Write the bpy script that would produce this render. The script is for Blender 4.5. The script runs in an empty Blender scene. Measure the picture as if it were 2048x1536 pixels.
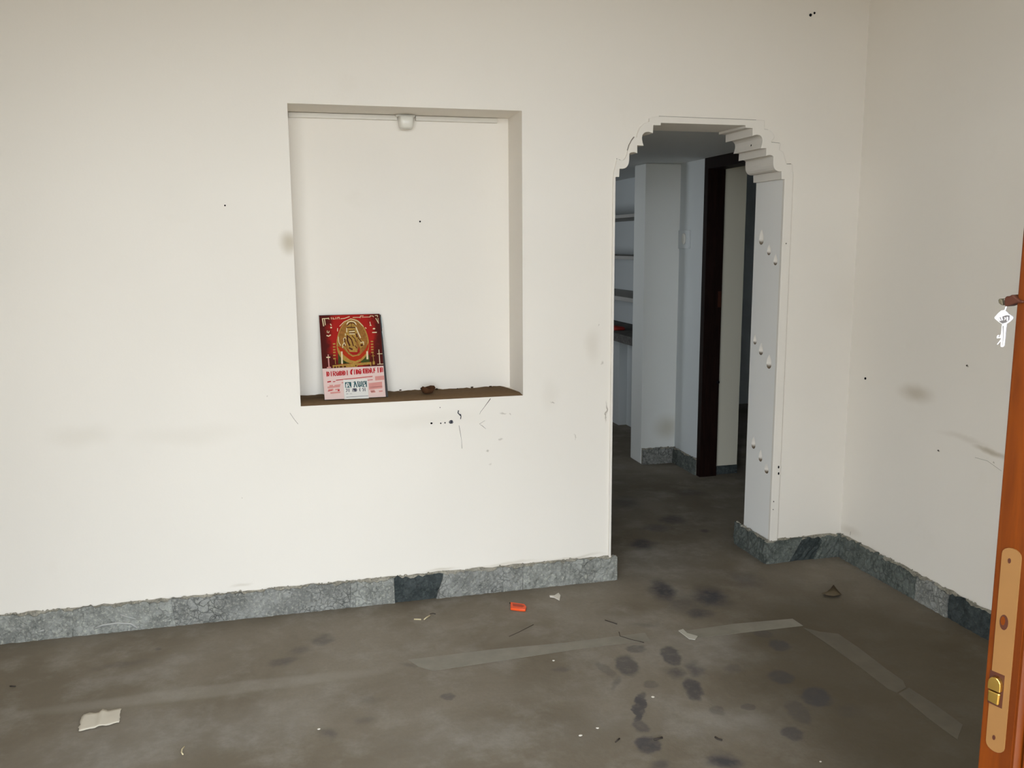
import bpy, bmesh, math, random
import numpy as np
from mathutils import Vector, Matrix
from mathutils.geometry import delaunay_2d_cdt

random.seed(7)
SC = bpy.context.scene
COL = SC.collection
PI = math.pi

# ------------------------------------------------------------------ camera
F_PX, YAW, PITCH, ROLL, CAM_D, CAM_H = 1750.0, 0.2470, 0.1581, -0.0060, 3.560, 1.5
cy_, sy_ = math.cos(YAW), math.sin(YAW)
FW = Vector((sy_*math.cos(PITCH), cy_*math.cos(PITCH), -math.sin(PITCH)))
RT0 = Vector((cy_, -sy_, 0)); UP0 = RT0.cross(FW)
RT = RT0*math.cos(ROLL) + UP0*math.sin(ROLL)
UP = -RT0*math.sin(ROLL) + UP0*math.cos(ROLL)
EYE = Vector((0, -CAM_D, CAM_H))
cam = bpy.data.cameras.new('camera'); cam_ob = bpy.data.objects.new('camera', cam); COL.objects.link(cam_ob)
cam.sensor_width = 36; cam.lens = F_PX*36/2048; cam.clip_start = 0.02
m = Matrix((RT, UP, -FW)).transposed().to_4x4(); m.translation = EYE
cam_ob.matrix_world = m
SC.camera = cam_ob

# ------------------------------------------------------------------ world, daylight, exposure
SC.view_settings.view_transform = 'Standard'; SC.view_settings.look = 'None'
SC.view_settings.gamma = 1; SC.view_settings.use_curve_mapping = False
SC.view_settings.exposure = 0.0
world = bpy.data.worlds.new('sky'); SC.world = world; world.use_nodes = True
bg = world.node_tree.nodes['Background']
bg.inputs[0].default_value = (0.88, 0.945, 1.0, 1); bg.inputs[1].default_value = 11.0     # bright overcast sky
SC.cycles.max_bounces = 9; SC.cycles.diffuse_bounces = 6

def sky_portal(name, loc, rot, sx, sy):       # only guides the sampling of the sky through an opening
    l = bpy.data.lights.new(name, 'AREA'); l.shape = 'RECTANGLE'; l.size = sx; l.size_y = sy
    l.cycles.is_portal = True
    o = bpy.data.objects.new(name, l); COL.objects.link(o); o.location = loc; o.rotation_euler = rot

# key sizes
T = 0.235            # thickness of the back wall
WX = 2.535           # right wall plane
HX = 2.54            # hall's right wall plane
XL = -2.3            # left wall
YF = -2.62           # entrance wall
CEIL = 3.0
LOFT = 2.02          # low slab over the hall
ARC_L, ARC_R = 1.349, 2.146
NX0, NX1, NZ0, NZ1, ND = 0.022, 0.946, 0.863, 2.036, 0.232
OX0, OX1, OZ = -0.75, 1.60, 2.35         # entrance opening
SKH = 0.107
PY, PX1_, PXW, PRZ = -3.9, 1.9, -2.15, 2.6      # extents of the unseen porch, set to shape the daylight

# ------------------------------------------------------------------ pixel -> point on a real plane
def ray(px, py): return FW + RT*((px-1024)/F_PX) - UP*((py-768)/F_PX)
def on_z(px, py, z=0.0): d = ray(px, py); return EYE + d*((z-EYE.z)/d.z)
def on_y(px, py, y=0.0): d = ray(px, py); return EYE + d*((y-EYE.y)/d.y)
def on_x(px, py, x=0.0): d = ray(px, py); return EYE + d*((x-EYE.x)/d.x)

# ------------------------------------------------------------------ helpers
def lin(r, g, b):
    def c(v):
        v /= 255; return v/12.92 if v <= .04045 else ((v+.055)/1.055)**2.4
    return (c(r), c(g), c(b), 1)

def link(name, me, mat=None, parent=None, smooth=False):
    o = bpy.data.objects.new(name, me); COL.objects.link(o)
    if mat is not None:
        for k in (mat if isinstance(mat, (list, tuple)) else [mat]): me.materials.append(k)
    if parent is not None: o.parent = parent
    if smooth:
        for p in me.polygons: p.use_smooth = True
    return o

def mesh(name, vs, fs, mat=None, parent=None, smooth=False):
    me = bpy.data.meshes.new(name); me.from_pydata([tuple(v) for v in vs], [], fs); me.validate(); me.update()
    return link(name, me, mat, parent, smooth)

def from_bm(name, bm, mat=None, parent=None, smooth=False):
    bmesh.ops.recalc_face_normals(bm, faces=bm.faces)
    me = bpy.data.meshes.new(name); bm.to_mesh(me); bm.free()
    return link(name, me, mat, parent, smooth)

def bm_box(bm, x0, x1, y0, y1, z0, z1, bevel=0, mi=0):
    r = bmesh.ops.create_cube(bm, size=1)
    for v in r['verts']:
        v.co = Vector((x0+(v.co.x+.5)*(x1-x0), y0+(v.co.y+.5)*(y1-y0), z0+(v.co.z+.5)*(z1-z0)))
    fs = {f for v in r['verts'] for f in v.link_faces}
    for f in fs: f.material_index = mi
    if bevel:
        es = list({e for v in r['verts'] for e in v.link_edges})
        bmesh.ops.bevel(bm, geom=es, offset=bevel, segments=2, affect='EDGES', profile=.6)

def box(name, x0, x1, y0, y1, z0, z1, mat, parent=None, bevel=0):
    bm = bmesh.new(); bm_box(bm, x0, x1, y0, y1, z0, z1, bevel); return from_bm(name, bm, mat, parent)

def fill(loops):
    """triangles of a polygon with holes; loops are 2D, first one is the outer boundary"""
    vs, es = [], []
    for lp in loops:
        b = len(vs); vs += [Vector(p) for p in lp]; es += [(b+i, b+(i+1) % len(lp)) for i in range(len(lp))]
    ov, oe, of, *_ = delaunay_2d_cdt(vs, es, [], 0, 1e-6)
    def inside(p, lp):
        c = False
        for i in range(len(lp)):
            (x1, y1), (x2, y2) = lp[i], lp[i-1]
            if (y1 > p[1]) != (y2 > p[1]) and p[0] < (x2-x1)*(p[1]-y1)/(y2-y1)+x1: c = not c
        return c
    keep = []
    for f in of:
        c = sum((ov[i] for i in f), Vector((0, 0)))/len(f)
        if inside(c, loops[0]) and not any(inside(c, h) for h in loops[1:]): keep.append(list(f))
    return ov, keep

def slab(name, loops, to3d, d0, d1, mat, parent=None, skip=None, smooth=False):
    """polygon with holes extruded between depths d0 and d1; to3d(u, v, d) -> point"""
    ov, of = fill(loops); n = len(ov)
    vs = [to3d(p.x, p.y, d0) for p in ov] + [to3d(p.x, p.y, d1) for p in ov]
    fs = of + [[i+n for i in reversed(f)] for f in of]
    for li, lp in enumerate(loops):
        for i in range(len(lp)):
            a, b = lp[i-1], lp[i]
            if skip and skip(a, b): continue
            k = len(vs)
            vs += [to3d(a[0], a[1], d0), to3d(b[0], b[1], d0), to3d(b[0], b[1], d1), to3d(a[0], a[1], d1)]
            fs.append([k, k+1, k+2, k+3])
    bm = bmesh.new()
    bv = [bm.verts.new(v) for v in vs]
    for f in fs:
        try: bm.faces.new([bv[i] for i in f])
        except ValueError: pass
    bmesh.ops.remove_doubles(bm, verts=bm.verts, dist=1e-5)
    return from_bm(name, bm, mat, parent, smooth)

xz = lambda u, v, d: (u, d, v)
yz = lambda u, v, d: (d, u, v)
xy = lambda u, v, d: (u, v, d)

def tag(o, label=None, cat=None, group=None, kind=None):
    if label: o['label'] = label
    if cat: o['category'] = cat
    if group: o['group'] = group
    if kind: o['kind'] = kind
    return o
def empty(name, loc=(0, 0, 0)):
    o = bpy.data.objects.new(name, None); COL.objects.link(o); o.location = loc; o.empty_display_size = .05; return o
def adopt(parent, o):
    """parent o while keeping it where it stands (parents here are never rotated)"""
    o.parent = parent; o.matrix_parent_inverse = Matrix.Translation(parent.location).inverted(); return o

# ------------------------------------------------------------------ materials
def node_mat(name, rough=.8, spec=.3, metal=0):
    mt = bpy.data.materials.new(name); mt.use_nodes = True
    nt = mt.node_tree; b = nt.nodes['Principled BSDF']
    b.inputs['Roughness'].default_value = rough; b.inputs['Metallic'].default_value = metal
    b.inputs['Specular IOR Level'].default_value = spec
    return mt, nt, b
def N(nt, t, **kw):
    n = nt.nodes.new(t)
    for k, v in kw.items():
        if k.startswith('i_'): n.inputs[k[2:].replace('_', ' ')].default_value = v
        else: setattr(n, k, v)
    return n
def coord(nt): return N(nt, 'ShaderNodeTexCoord').outputs['Object']
def noise(nt, vec, scale, detail=4, rough=.55, dist=0):
    n = N(nt, 'ShaderNodeTexNoise'); n.inputs['Scale'].default_value = scale; n.inputs['Detail'].default_value = detail
    n.inputs['Roughness'].default_value = rough; n.inputs['Distortion'].default_value = dist
    nt.links.new(vec, n.inputs['Vector']); return n.outputs['Fac']
def mrange(nt, v, a, b, c=0., d=1., smooth=True):
    n = N(nt, 'ShaderNodeMapRange', interpolation_type='SMOOTHSTEP' if smooth else 'LINEAR')
    for i, x in zip(('From Min', 'From Max', 'To Min', 'To Max'), (a, b, c, d)): n.inputs[i].default_value = x
    nt.links.new(v, n.inputs['Value']); return n.outputs['Result']
def math_(nt, op, a, b):
    n = N(nt, 'ShaderNodeMath', operation=op)
    for i, x in enumerate((a, b)):
        if isinstance(x, (int, float)): n.inputs[i].default_value = x
        else: nt.links.new(x, n.inputs[i])
    return n.outputs[0]
def mix(nt, fac, a, b, mode='MIX'):
    n = N(nt, 'ShaderNodeMix', data_type='RGBA', blend_type=mode)
    for i, x in ((0, fac), (6, a), (7, b)):
        if isinstance(x, (int, float, tuple)): n.inputs[i].default_value = x
        else: nt.links.new(x, n.inputs[i])
    return n.outputs[2]
def bump(nt, b, h, strength=.3, dist=.01):
    n = N(nt, 'ShaderNodeBump'); n.inputs['Strength'].default_value = strength; n.inputs['Distance'].default_value = dist
    nt.links.new(h, n.inputs['Height']); nt.links.new(n.outputs['Normal'], b.inputs['Normal'])
def stain_shade_mask(nt, vec, spots, warp=.04, wscale=9, inner=.35):
    """sum of soft ragged ellipses: (centre, (rx, ry, rz), rotation z, strength)"""
    nz = N(nt, 'ShaderNodeTexNoise'); nz.inputs['Scale'].default_value = wscale; nz.inputs['Detail'].default_value = 4
    nt.links.new(vec, nz.inputs['Vector'])
    s = N(nt, 'ShaderNodeVectorMath', operation='SUBTRACT'); nt.links.new(nz.outputs['Color'], s.inputs[0]); s.inputs[1].default_value = (.5, .5, .5)
    sc = N(nt, 'ShaderNodeVectorMath', operation='SCALE'); nt.links.new(s.outputs[0], sc.inputs[0]); sc.inputs['Scale'].default_value = warp*2
    ad = N(nt, 'ShaderNodeVectorMath', operation='ADD'); nt.links.new(vec, ad.inputs[0]); nt.links.new(sc.outputs[0], ad.inputs[1])
    acc = None
    for c, r, rot, st in spots:
        mp = N(nt, 'ShaderNodeMapping', vector_type='TEXTURE')
        mp.inputs['Location'].default_value = c; mp.inputs['Rotation'].default_value = rot if isinstance(rot, tuple) else (0, 0, rot); mp.inputs['Scale'].default_value = r
        nt.links.new(ad.outputs[0], mp.inputs['Vector'])
        ln = N(nt, 'ShaderNodeVectorMath', operation='LENGTH'); nt.links.new(mp.outputs[0], ln.inputs[0])
        v = mrange(nt, ln.outputs['Value'], 1.0, inner, 0, st)
        acc = v if acc is None else math_(nt, 'MAXIMUM', acc, v)
    return acc

def plain(name, rgb, rough=.6, spec=.4, metal=0, var=.06, scale=40, bmp=0):
    mt, nt, b = node_mat(name, rough, spec, metal)
    v = coord(nt); n = noise(nt, v, scale, 3)
    dark = tuple(c*(1-var*2) for c in rgb[:3]) + (1,)
    nt.links.new(mix(nt, n, dark, tuple(min(1, c*(1+var)) for c in rgb[:3])+(1,)), b.inputs['Base Color'])
    if bmp: bump(nt, b, n, bmp, .002)
    return mt

WALL_RGB = (0.82, 0.777, 0.708)
def wall_mat(name, rgb=WALL_RGB, spots=(), spot_rgb=(0.46, 0.40, 0.30), extra=()):
    mt, nt, b = node_mat(name, .75, .25)
    v = coord(nt)
    big = noise(nt, v, 1.1, 2, .5); mid = noise(nt, v, 6, 4, .6); fine = noise(nt, v, 160, 2)
    c = mix(nt, mrange(nt, big, .3, .7), tuple(x*.965 for x in rgb)+(1,), tuple(rgb)+(1,))
    c = mix(nt, mrange(nt, mid, .60, .82, 0, .12), c, (rgb[0]*.80, rgb[1]*.77, rgb[2]*.70, 1))
    if spots: c = mix(nt, stain_shade_mask(nt, v, spots, .03, 5, .05), c, spot_rgb+(1,))
    if extra: c = mix(nt, stain_shade_mask(nt, v, extra, .02, 30, .1), c, (0.30, 0.26, 0.20, 1))
    nt.links.new(c, b.inputs['Base Color'])
    bump(nt, b, math_(nt, 'ADD', mid, math_(nt, 'MULTIPLY', fine, .12)), .10, .012)
    return mt

def floor_mat():
    mt, nt, b = node_mat('dusty_cement', .88, .2)
    v = coord(nt)
    big = noise(nt, v, 1.3, 5, .6, .4); mid = noise(nt, v, 5.5, 6, .65); fine = noise(nt, v, 70, 5, .7)
    base = mix(nt, mrange(nt, big, .35, .65), (0.155, 0.130, 0.094, 1), (0.225, 0.196, 0.155, 1))
    base = mix(nt, mrange(nt, mid, .45, .72, 0, .6), base, (0.28, 0.258, 0.222, 1))
    base = mix(nt, mrange(nt, fine, .35, .75, 0, .22), base, (0.13, 0.115, 0.095, 1))
    P = lambda x, y: tuple(on_z(x, y))
    # shade of the door leaf on the right floor, painted in as dark brown
    shade_mask = stain_shade_mask(nt, v, [(P(1830, 1395), (.74, 1.35, 1), -.12, .80), (P(1640, 1190), (.35, .22, 1), 0, .40)], .12, 4, .45)
    base = mix(nt, math_(nt, 'MULTIPLY', shade_mask, .90), base, (0.066, 0.052, 0.031, 1))
    def blot(x, y, hw, hh, st, turn=0):
        """soft mark round a floor point, half sizes given as they appear along and across the view"""
        p = on_z(x, y); u = on_z(x+hw, y)-p; w = on_z(x, y-hh)-p
        return (tuple(p), (u.length, w.length, 1), math.atan2(u.y, u.x)+turn, st)
    soft = [blot(*a) for a in [
        (1325, 1180, 34, 30, 1.0), (1422, 1194, 54, 26, 1.0), (1400, 1226, 44, 14, .8), (1365, 1205, 60, 30, .45), (1388, 1338, 26, 22, .7), (1350, 1345, 30, 16, .7),
        (1450, 1525, 48, 26, .95), (1318, 1532, 30, 16, .6), (655, 1468, 30, 16, .45), (645, 1278, 26, 14, .45, .5), (565, 1325, 48, 13, .5, .6), (600, 1300, 30, 10, .35, .6),
        (315, 1300, 12, 6, .35), (1285, 1088, 36, 17, .9), (1345, 1040, 40, 13, .65), (1315, 1056, 44, 10, .55), (1410, 1062, 16, 6, .6),
        (1250, 1005, 44, 16, .5), (1380, 985, 40, 10, .35), (1120, 1335, 30, 10, .35), (730, 1440, 34, 12, .25), (240, 1330, 80, 10, .25, .3), (1490, 1160, 50, 22, .4),
        (1230, 1365, 12, 20, .4), (740, 1400, 30, 10, .2), (1290, 1250, 40, 8, .3), (1700, 1420, 40, 14, .25), (1465, 1335, 22, 10, .3), (820, 1330, 30, 5, .3)]]
    hard = [blot(*a) for a in [
        (1254, 1330, 28, 24, .68), (1272, 1298, 24, 9, .55), (1342, 1312, 24, 22, .78), (1386, 1378, 22, 26, .80), (1279, 1415, 13, 36, .85, -.25), (1281, 1453, 20, 15, .6),
        (1296, 1490, 30, 20, .85, -.2), (1632, 1394, 36, 22, .75, -.35), (1585, 1466, 26, 16, .7), (1598, 1425, 26, 26, .45), (1560, 1291, 26, 13, .65), (1562, 1354, 30, 16, .62),
        (1435, 1420, 18, 11, .38), (1496, 1413, 15, 7, .45), (896, 1394, 18, 9, .5), (1212, 1340, 14, 22, .3, .4), (1525, 1268, 22, 9, .4), (1302, 1370, 16, 10, .35), (1480, 1255, 30, 5, .35)]]
    mask = math_(nt, 'MAXIMUM', stain_shade_mask(nt, v, soft, .045, 12, .15), stain_shade_mask(nt, v, hard, .020, 22, .62))
    rag = mrange(nt, noise(nt, v, 26, 6, .7), .25, .58, .55, 1)
    c = mix(nt, math_(nt, 'MULTIPLY', mask, rag), base, (0.060, 0.057, 0.062, 1))
    # paler patches of scuffed dust
    L = []
    for (x, y, rx, ry, a, st) in [(1390, 1300, .35, .22, 0, .45), (1450, 1440, .30, .18, 0, .35), (500, 1450, .45, .20, .2, .35), (330, 1330, .40, .12, .3, .22),
                                  (1200, 1460, .25, .18, 0, .25), (1240, 1240, .30, .10, .1, .3), (1330, 1130, .30, .45, 0, .45), (300, 1480, .5, .25, 0, .35), (900, 1480, .40, .14, 0, .3)]:
        L.append((P(x, y), (rx, ry, 1), a, st))
    lm = math_(nt, 'MULTIPLY', stain_shade_mask(nt, v, L, .10, 5, .0), mrange(nt, mid, .3, .65, .3, 1))
    c = mix(nt, math_(nt, 'MULTIPLY', lm, math_(nt, 'SUBTRACT', 1.0, mask)), c, (0.33, 0.315, 0.29, 1))
    # pale swept line that carries on from the tape to the left
    a_, b_ = on_z(0, 1432), on_z(830, 1334); d_ = b_-a_
    band_ = stain_shade_mask(nt, v, [(tuple((a_+b_)/2), (d_.length*.56, .055, 1), math.atan2(d_.y, d_.x), .34)], .012, 9, .5)
    c = mix(nt, band_, c, (0.31, 0.29, 0.25, 1))
    nt.links.new(c, b.inputs['Base Color'])
    bump(nt, b, math_(nt, 'ADD', math_(nt, 'MULTIPLY', fine, .35), mid), .25, .008)
    return mt

def stone_mat(name, lo, hi, crack=.6, scale=32):
    mt, nt, b = node_mat(name, .85, .25)
    v = coord(nt)
    n1 = noise(nt, v, 14, 5, .65); n2 = noise(nt, v, 90, 4, .7)
    c = mix(nt, mrange(nt, n1, .35, .65), lo+(1,), hi+(1,))
    c = mix(nt, mrange(nt, n2, .48, .72, 0, .75), c, (min(1, hi[0]*1.6), min(1, hi[1]*1.57), min(1, hi[2]*1.45), 1))
    c = mix(nt, mrange(nt, noise(nt, v, 60, 5, .75), .52, .68, 0, .6), c, tuple(x*.35 for x in lo)+(1,))
    vo = N(nt, 'ShaderNodeTexVoronoi', feature='DISTANCE_TO_EDGE'); vo.inputs['Scale'].default_value = scale
    wv = N(nt, 'ShaderNodeVectorMath', operation='ADD'); nt.links.new(v, wv.inputs[0])
    nn = N(nt, 'ShaderNodeTexNoise'); nn.inputs['Scale'].default_value = 25; nt.links.new(v, nn.inputs['Vector'])
    sc = N(nt, 'ShaderNodeVectorMath', operation='SCALE'); sc.inputs['Scale'].default_value = .05; nt.links.new(nn.outputs['Color'], sc.inputs[0]); nt.links.new(sc.outputs[0], wv.inputs[1])
    nt.links.new(wv.outputs[0], vo.inputs['Vector'])
    ck = mrange(nt, vo.outputs['Distance'], .10, .0, 0, crack)
    ck = math_(nt, 'MULTIPLY', ck, mrange(nt, noise(nt, v, 7, 2), .40, .60))
    c = mix(nt, ck, c, tuple(x*.22 for x in lo)+(1,))
    nt.links.new(c, b.inputs['Base Color'])
    bump(nt, b, math_(nt, 'SUBTRACT', math_(nt, 'ADD', n2, n1), ck), .5, .006)
    return mt

def wood_mat(name, a, b_, rough=.35, axis=(9, 9, .8), spec=.5):
    mt, nt, b = node_mat(name, rough, spec)
    v = coord(nt)
    mp = N(nt, 'ShaderNodeMapping'); mp.inputs['Scale'].default_value = axis; nt.links.new(v, mp.inputs['Vector'])
    n = noise(nt, mp.outputs[0], 8, 5, .6, .6)
    nt.links.new(mix(nt, mrange(nt, n, .3, .7), a+(1,), b_+(1,)), b.inputs['Base Color'])
    bump(nt, b, n, .06, .002)
    return mt

PX = lambda x, y, **k: tuple(on_y(x, y, 0))
MAT = {}
MAT['wall_back'] = wall_mat('painted_plaster', spots=[
    (PX(576, 487), (.045, .3, .055), 0, .75), (PX(380, 870), (.30, .3, .06), 0, .10), (PX(160, 870), (.16, .3, .06), 0, .14),
    (PX(1185, 690), (.05, .3, .10), 0, .22), (PX(1100, 790), (.06, .3, .10), 0, .12), (PX(850, 840), (.35, .3, .05), 0, .10),
    (PX(885, 1140), (.10, .2, .010), 0, .45), (PX(1010, 1128), (.20, .2, .010), 0, .35), (PX(1150, 1112), (.18, .2, .010), 0, .4),
    (PX(480, 1172), (.06, .2, .010), 0, .3), (PX(1700, 600), (.2, .3, .2), 0, .08)],
    extra=[(PX(1212, 825), (.006, .3, .06), 0, .8), (PX(1206, 725), (.008, .3, .010), 0, .5), (PX(1195, 652), (.006, .3, .008), 0, .5),
           (PX(1150, 874), (.004, .3, .018), 0, .5), (PX(1000, 880), (.012, .3, .010), 0, .45), (PX(975, 901), (.010, .3, .006), 0, .6),
           (PX(980, 926), (.008, .3, .008), 0, .3), (PX(1008, 826), (.020, .3, .008), 0, .5), (PX(1104, 805), (.012, .3, .004), (0, .3, 0), .7),
           (PX(532, 790), (.006, .3, .006), 0, .4), (PX(485, 995), (.004, .3, .004), 0, .6), (PX(1021, 829), (.005, .3, .004), 0, .5)])
RX = lambda x, y: tuple(on_x(x, y, WX))
MAT['wall_right'] = wall_mat('painted_plaster_side', spots=[
    (RX(1832, 785), (.3, .14, .055), 0, .60), (RX(1985, 903), (.3, .13, .018), 0, .80), (RX(1930, 880), (.3, .20, .020), 0, .25),  # last two: smudged light and shadow boundary painted on the wall
    (RX(1700, 1060), (.3, .12, .03), 0, .3)],
    extra=[(RX(1934, 731), (.3, .010, .006), 0, .8), (RX(1877, 901), (.3, .008, .005), 0, .7), (RX(1700, 1067), (.3, .006, .012), 0, .8), (RX(1988, 925), (.3, .008, .005), 0, .7)])
MAT['wall'] = wall_mat('painted_plaster_plain')
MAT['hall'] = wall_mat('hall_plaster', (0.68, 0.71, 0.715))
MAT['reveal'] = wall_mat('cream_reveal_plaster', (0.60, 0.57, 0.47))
MAT['pier'] = wall_mat('lit_hall_plaster', (0.82, 0.83, 0.80), spots=[(tuple(on_y(1335, 855, 1.915)), (.14, .2, .12), 0, .55)], spot_rgb=(0.46, 0.42, 0.31))  # paler copy of the hall plaster, light through the arch put into the colour
MAT['trim'] = wall_mat('arch_plaster', (0.80, 0.76, 0.695))
MAT['jamb'] = wall_mat('jamb_plaster', (0.88, 0.87, 0.84))
MAT['ceil'] = wall_mat('ceiling_paint', (0.66, 0.67, 0.66))
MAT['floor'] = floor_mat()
MAT['stone'] = stone_mat('grey_rough_stone', (0.160, 0.163, 0.152), (0.28, 0.285, 0.268))
MAT['stone_green'] = stone_mat('greenish_rough_stone', (0.075, 0.086, 0.078), (0.140, 0.155, 0.143), .4, 22)
MAT['stone_pale'] = stone_mat('pale_rough_stone', (0.195, 0.200, 0.184), (0.31, 0.318, 0.295), .4, 26)
MAT['stone_dark'] = stone_mat('dark_slate', (0.030, 0.038, 0.038), (0.055, 0.065, 0.066), .35, 12)
MAT['mortar'] = stone_mat('cement_mortar', (0.22, 0.205, 0.165), (0.34, 0.32, 0.27), .2, 40)
MAT['flake'] = plain('pale_cement_flake', (0.42, 0.42, 0.40), .9, .1)
MAT['sill'] = plain('brown_cement_dust', (0.165, 0.103, 0.054), .95, .1, 0, .14, 60, .4)
MAT['crumb'] = plain('dark_crumb', (0.060, 0.035, 0.020), .9, .2)
MAT['clay'] = plain('brown_clay', (0.085, 0.036, 0.014), .9, .2, 0, .25, 60, .3)
MAT['plastic'] = plain('white_plastic', (0.74, 0.72, 0.65), .3, .5, 0, .02)
MAT['strip'] = plain('cream_casing_plastic', (0.70, 0.675, 0.61), .4, .4, 0, .02)
MAT['black'] = plain('black_hole', (0.006, 0.006, 0.008), .9, .1)
MAT['ink'] = plain('dark_wire_insulation', (0.02, 0.022, 0.04), .5, .4)
MAT['hair'] = plain('crack_line', (0.10, 0.085, 0.07), .9, .1)
MAT['faint'] = plain('faint_crack', (0.34, 0.31, 0.26), .9, .1)
MAT['granite'] = stone_mat('dark_counter', (0.09, 0.085, 0.08), (0.14, 0.135, 0.125), .1, 30)
MAT['shelf'] = plain('shelf_slab', (0.42, 0.41, 0.39), .8, .2)
MAT['dark_wood'] = wood_mat('dark_stained_wood', (0.006, 0.0025, 0.0018), (0.014, 0.0055, 0.004), .55, spec=.12)
MAT['door'] = wood_mat('varnished_orange_wood', (0.060, 0.0112, 0.0003), (0.098, 0.0205, 0.0006), .42, spec=.14)
MAT['plate'] = plain('tan_lacquered_plate', (0.142, 0.070, 0.022), .5, .2, .0, .05, 25)
MAT['brass'] = plain('brass', (0.55, 0.36, 0.09), .28, .5, 1, .1)
MAT['steel'] = plain('polished_steel', (0.80, 0.80, 0.84), .30, .6, .5, .02)
MAT['steel_dark'] = plain('stamped_steel', (0.30, 0.30, 0.33), .35, .5, 1, .05)
MAT['lock'] = plain('brown_enamel_lock', (0.042, 0.012, 0.006), .5, .2)
MAT['tape'] = plain('dusty_tape', (0.235, 0.215, 0.175), .6, .3, 0, .16, 14)
MAT['tape_dim'] = plain('shaded_dusty_tape', (0.125, 0.107, 0.078), .6, .3, 0, .16, 14)  # shaded copy of the tape colour, darkened like the floor there
MAT['tape_torn'] = plain('torn_tape_end', (0.46, 0.44, 0.38), .6, .3)
MAT['paper'] = plain('creased_paper', (0.60, 0.55, 0.46), .9, .15, 0, .06, 25)
MAT['white_scrap'] = plain('white_paper_scrap', (0.66, 0.62, 0.55), .9, .15)
MAT['orange'] = plain('orange_plastic_packet', (0.85, 0.095, 0.014), .45, .4)
MAT['orange_print'] = plain('dark_orange_print', (0.42, 0.045, 0.010), .5, .4)
MAT['leaf'] = plain('dry_leaf', (0.115, 0.088, 0.055), .9, .1, 0, .2)
MAT['splinter'] = plain('pale_wood_splinter', (0.58, 0.50, 0.32), .8, .2)
MAT['twig'] = plain('dark_twig', (0.055, 0.045, 0.038), .9, .1)
MAT['ground'] = plain('paved_yard', (0.27, 0.215, 0.15), .9, .2)
MAT['red'] = plain('red_packet', (0.35, 0.03, 0.02), .6, .3)

# ------------------------------------------------------------------ setting: floor, ceilings, plain walls
def S(o, label): return tag(o, label, None, None, 'structure')
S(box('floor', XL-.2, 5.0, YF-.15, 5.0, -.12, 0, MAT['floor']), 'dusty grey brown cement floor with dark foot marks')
S(box('ground', -12, 14, -16, YF-.15, -.14, -.02, MAT['ground']), 'paved yard before the entrance')
S(box('wall_porch_unseen', PXW-.2, PXW, PY, YF-.2, -.02, 2.7, MAT['wall']), 'unseen porch side wall outside the entrance, placed to shape the daylight')  # porch wall and roof stay out of view, shaped to balance the daylight
S(box('wall_added_right', PX1_, PX1_+.2, PY, YF-.2, -.02, 2.7, MAT['wall']), 'unseen wall added right of the entrance to cut the daylight')  # added out of view to block light from the right rear
S(box('ceiling_porch_unseen', PXW-.2, PX1_, PY, YF-.2, PRZ, PRZ+.15, MAT['wall']), 'unseen porch roof outside the entrance, sized to shape the daylight')
S(box('ceiling', XL-.2, WX+.2, YF-.2, T, CEIL, CEIL+.15, MAT['ceil']), 'white ceiling of the front room')
S(box('wall_left', XL-.2, XL, YF-.2, T, 0, CEIL, MAT['wall']), 'white left wall of the front room')
S(box('wall_right', WX, WX+.2, YF-.2, 0, 0, CEIL, MAT['wall_right']), 'white right side wall with a brown smudge')
S(slab('wall_front', [[(XL-.2, 0), (OX0, 0), (OX0, OZ), (OX1, OZ), (OX1, 0), (WX+.2, 0), (WX+.2, CEIL), (XL-.2, CEIL)]], xz, YF-.2, YF, MAT['wall']), 'entrance wall around the open doorway')
sky_portal('entrance_portal', ((OX0+OX1)/2, YF-.1, OZ/2), (PI/2, 0, 0), OX1-OX0, OZ)

# ------------------------------------------------------------------ back wall with niche and arched opening
PROF = [(0, 1.779), (.016, 1.779), (.017, 1.813), (.030, 1.8125), (.040, 1.8145), (.048, 1.819), (.055, 1.828), (.0585, 1.838), (.060, 1.849), (.060, 1.875),
        (.066, 1.879), (.078, 1.8815), (.087, 1.8805), (.096, 1.877), (.095, 1.910), (.124, 1.909), (.120, 1.920), (.117, 1.932), (.116, 1.942),
        (.118, 1.952), (.124, 1.960), (.132, 1.9645), (.145, 1.966), (.157, 1.9635), (.165, 1.960), (.166, 1.9935), (.200, 1.994), (.200, 2.004)]
left_in = [(ARC_L+d, z) for d, z in PROF]
right_in = [(ARC_R-d, z) for d, z in PROF]
opening = [(ARC_L, 0)] + left_in + right_in[::-1] + [(ARC_R, 0)]
outer = [(XL-.2, 0)] + opening + [(HX, 0), (HX, CEIL), (XL-.2, CEIL)]
niche = [(NX0, NZ0), (NX1, NZ0), (NX1, NZ1), (NX0, NZ1)]
is_jamb = lambda a, b: abs(a[0]-ARC_R) < 1e-6 and abs(b[0]-ARC_R) < 1e-6
wall_back = S(slab('wall_back', [outer, niche], xz, 0, T, MAT['wall_back'], skip=is_jamb), 'white back wall with a square niche and an arched opening')
box('niche_back', NX0-.03, NX1+.03, ND, ND+.035, NZ0-.03, NZ1+.03, MAT['wall_back'], wall_back)

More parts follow.
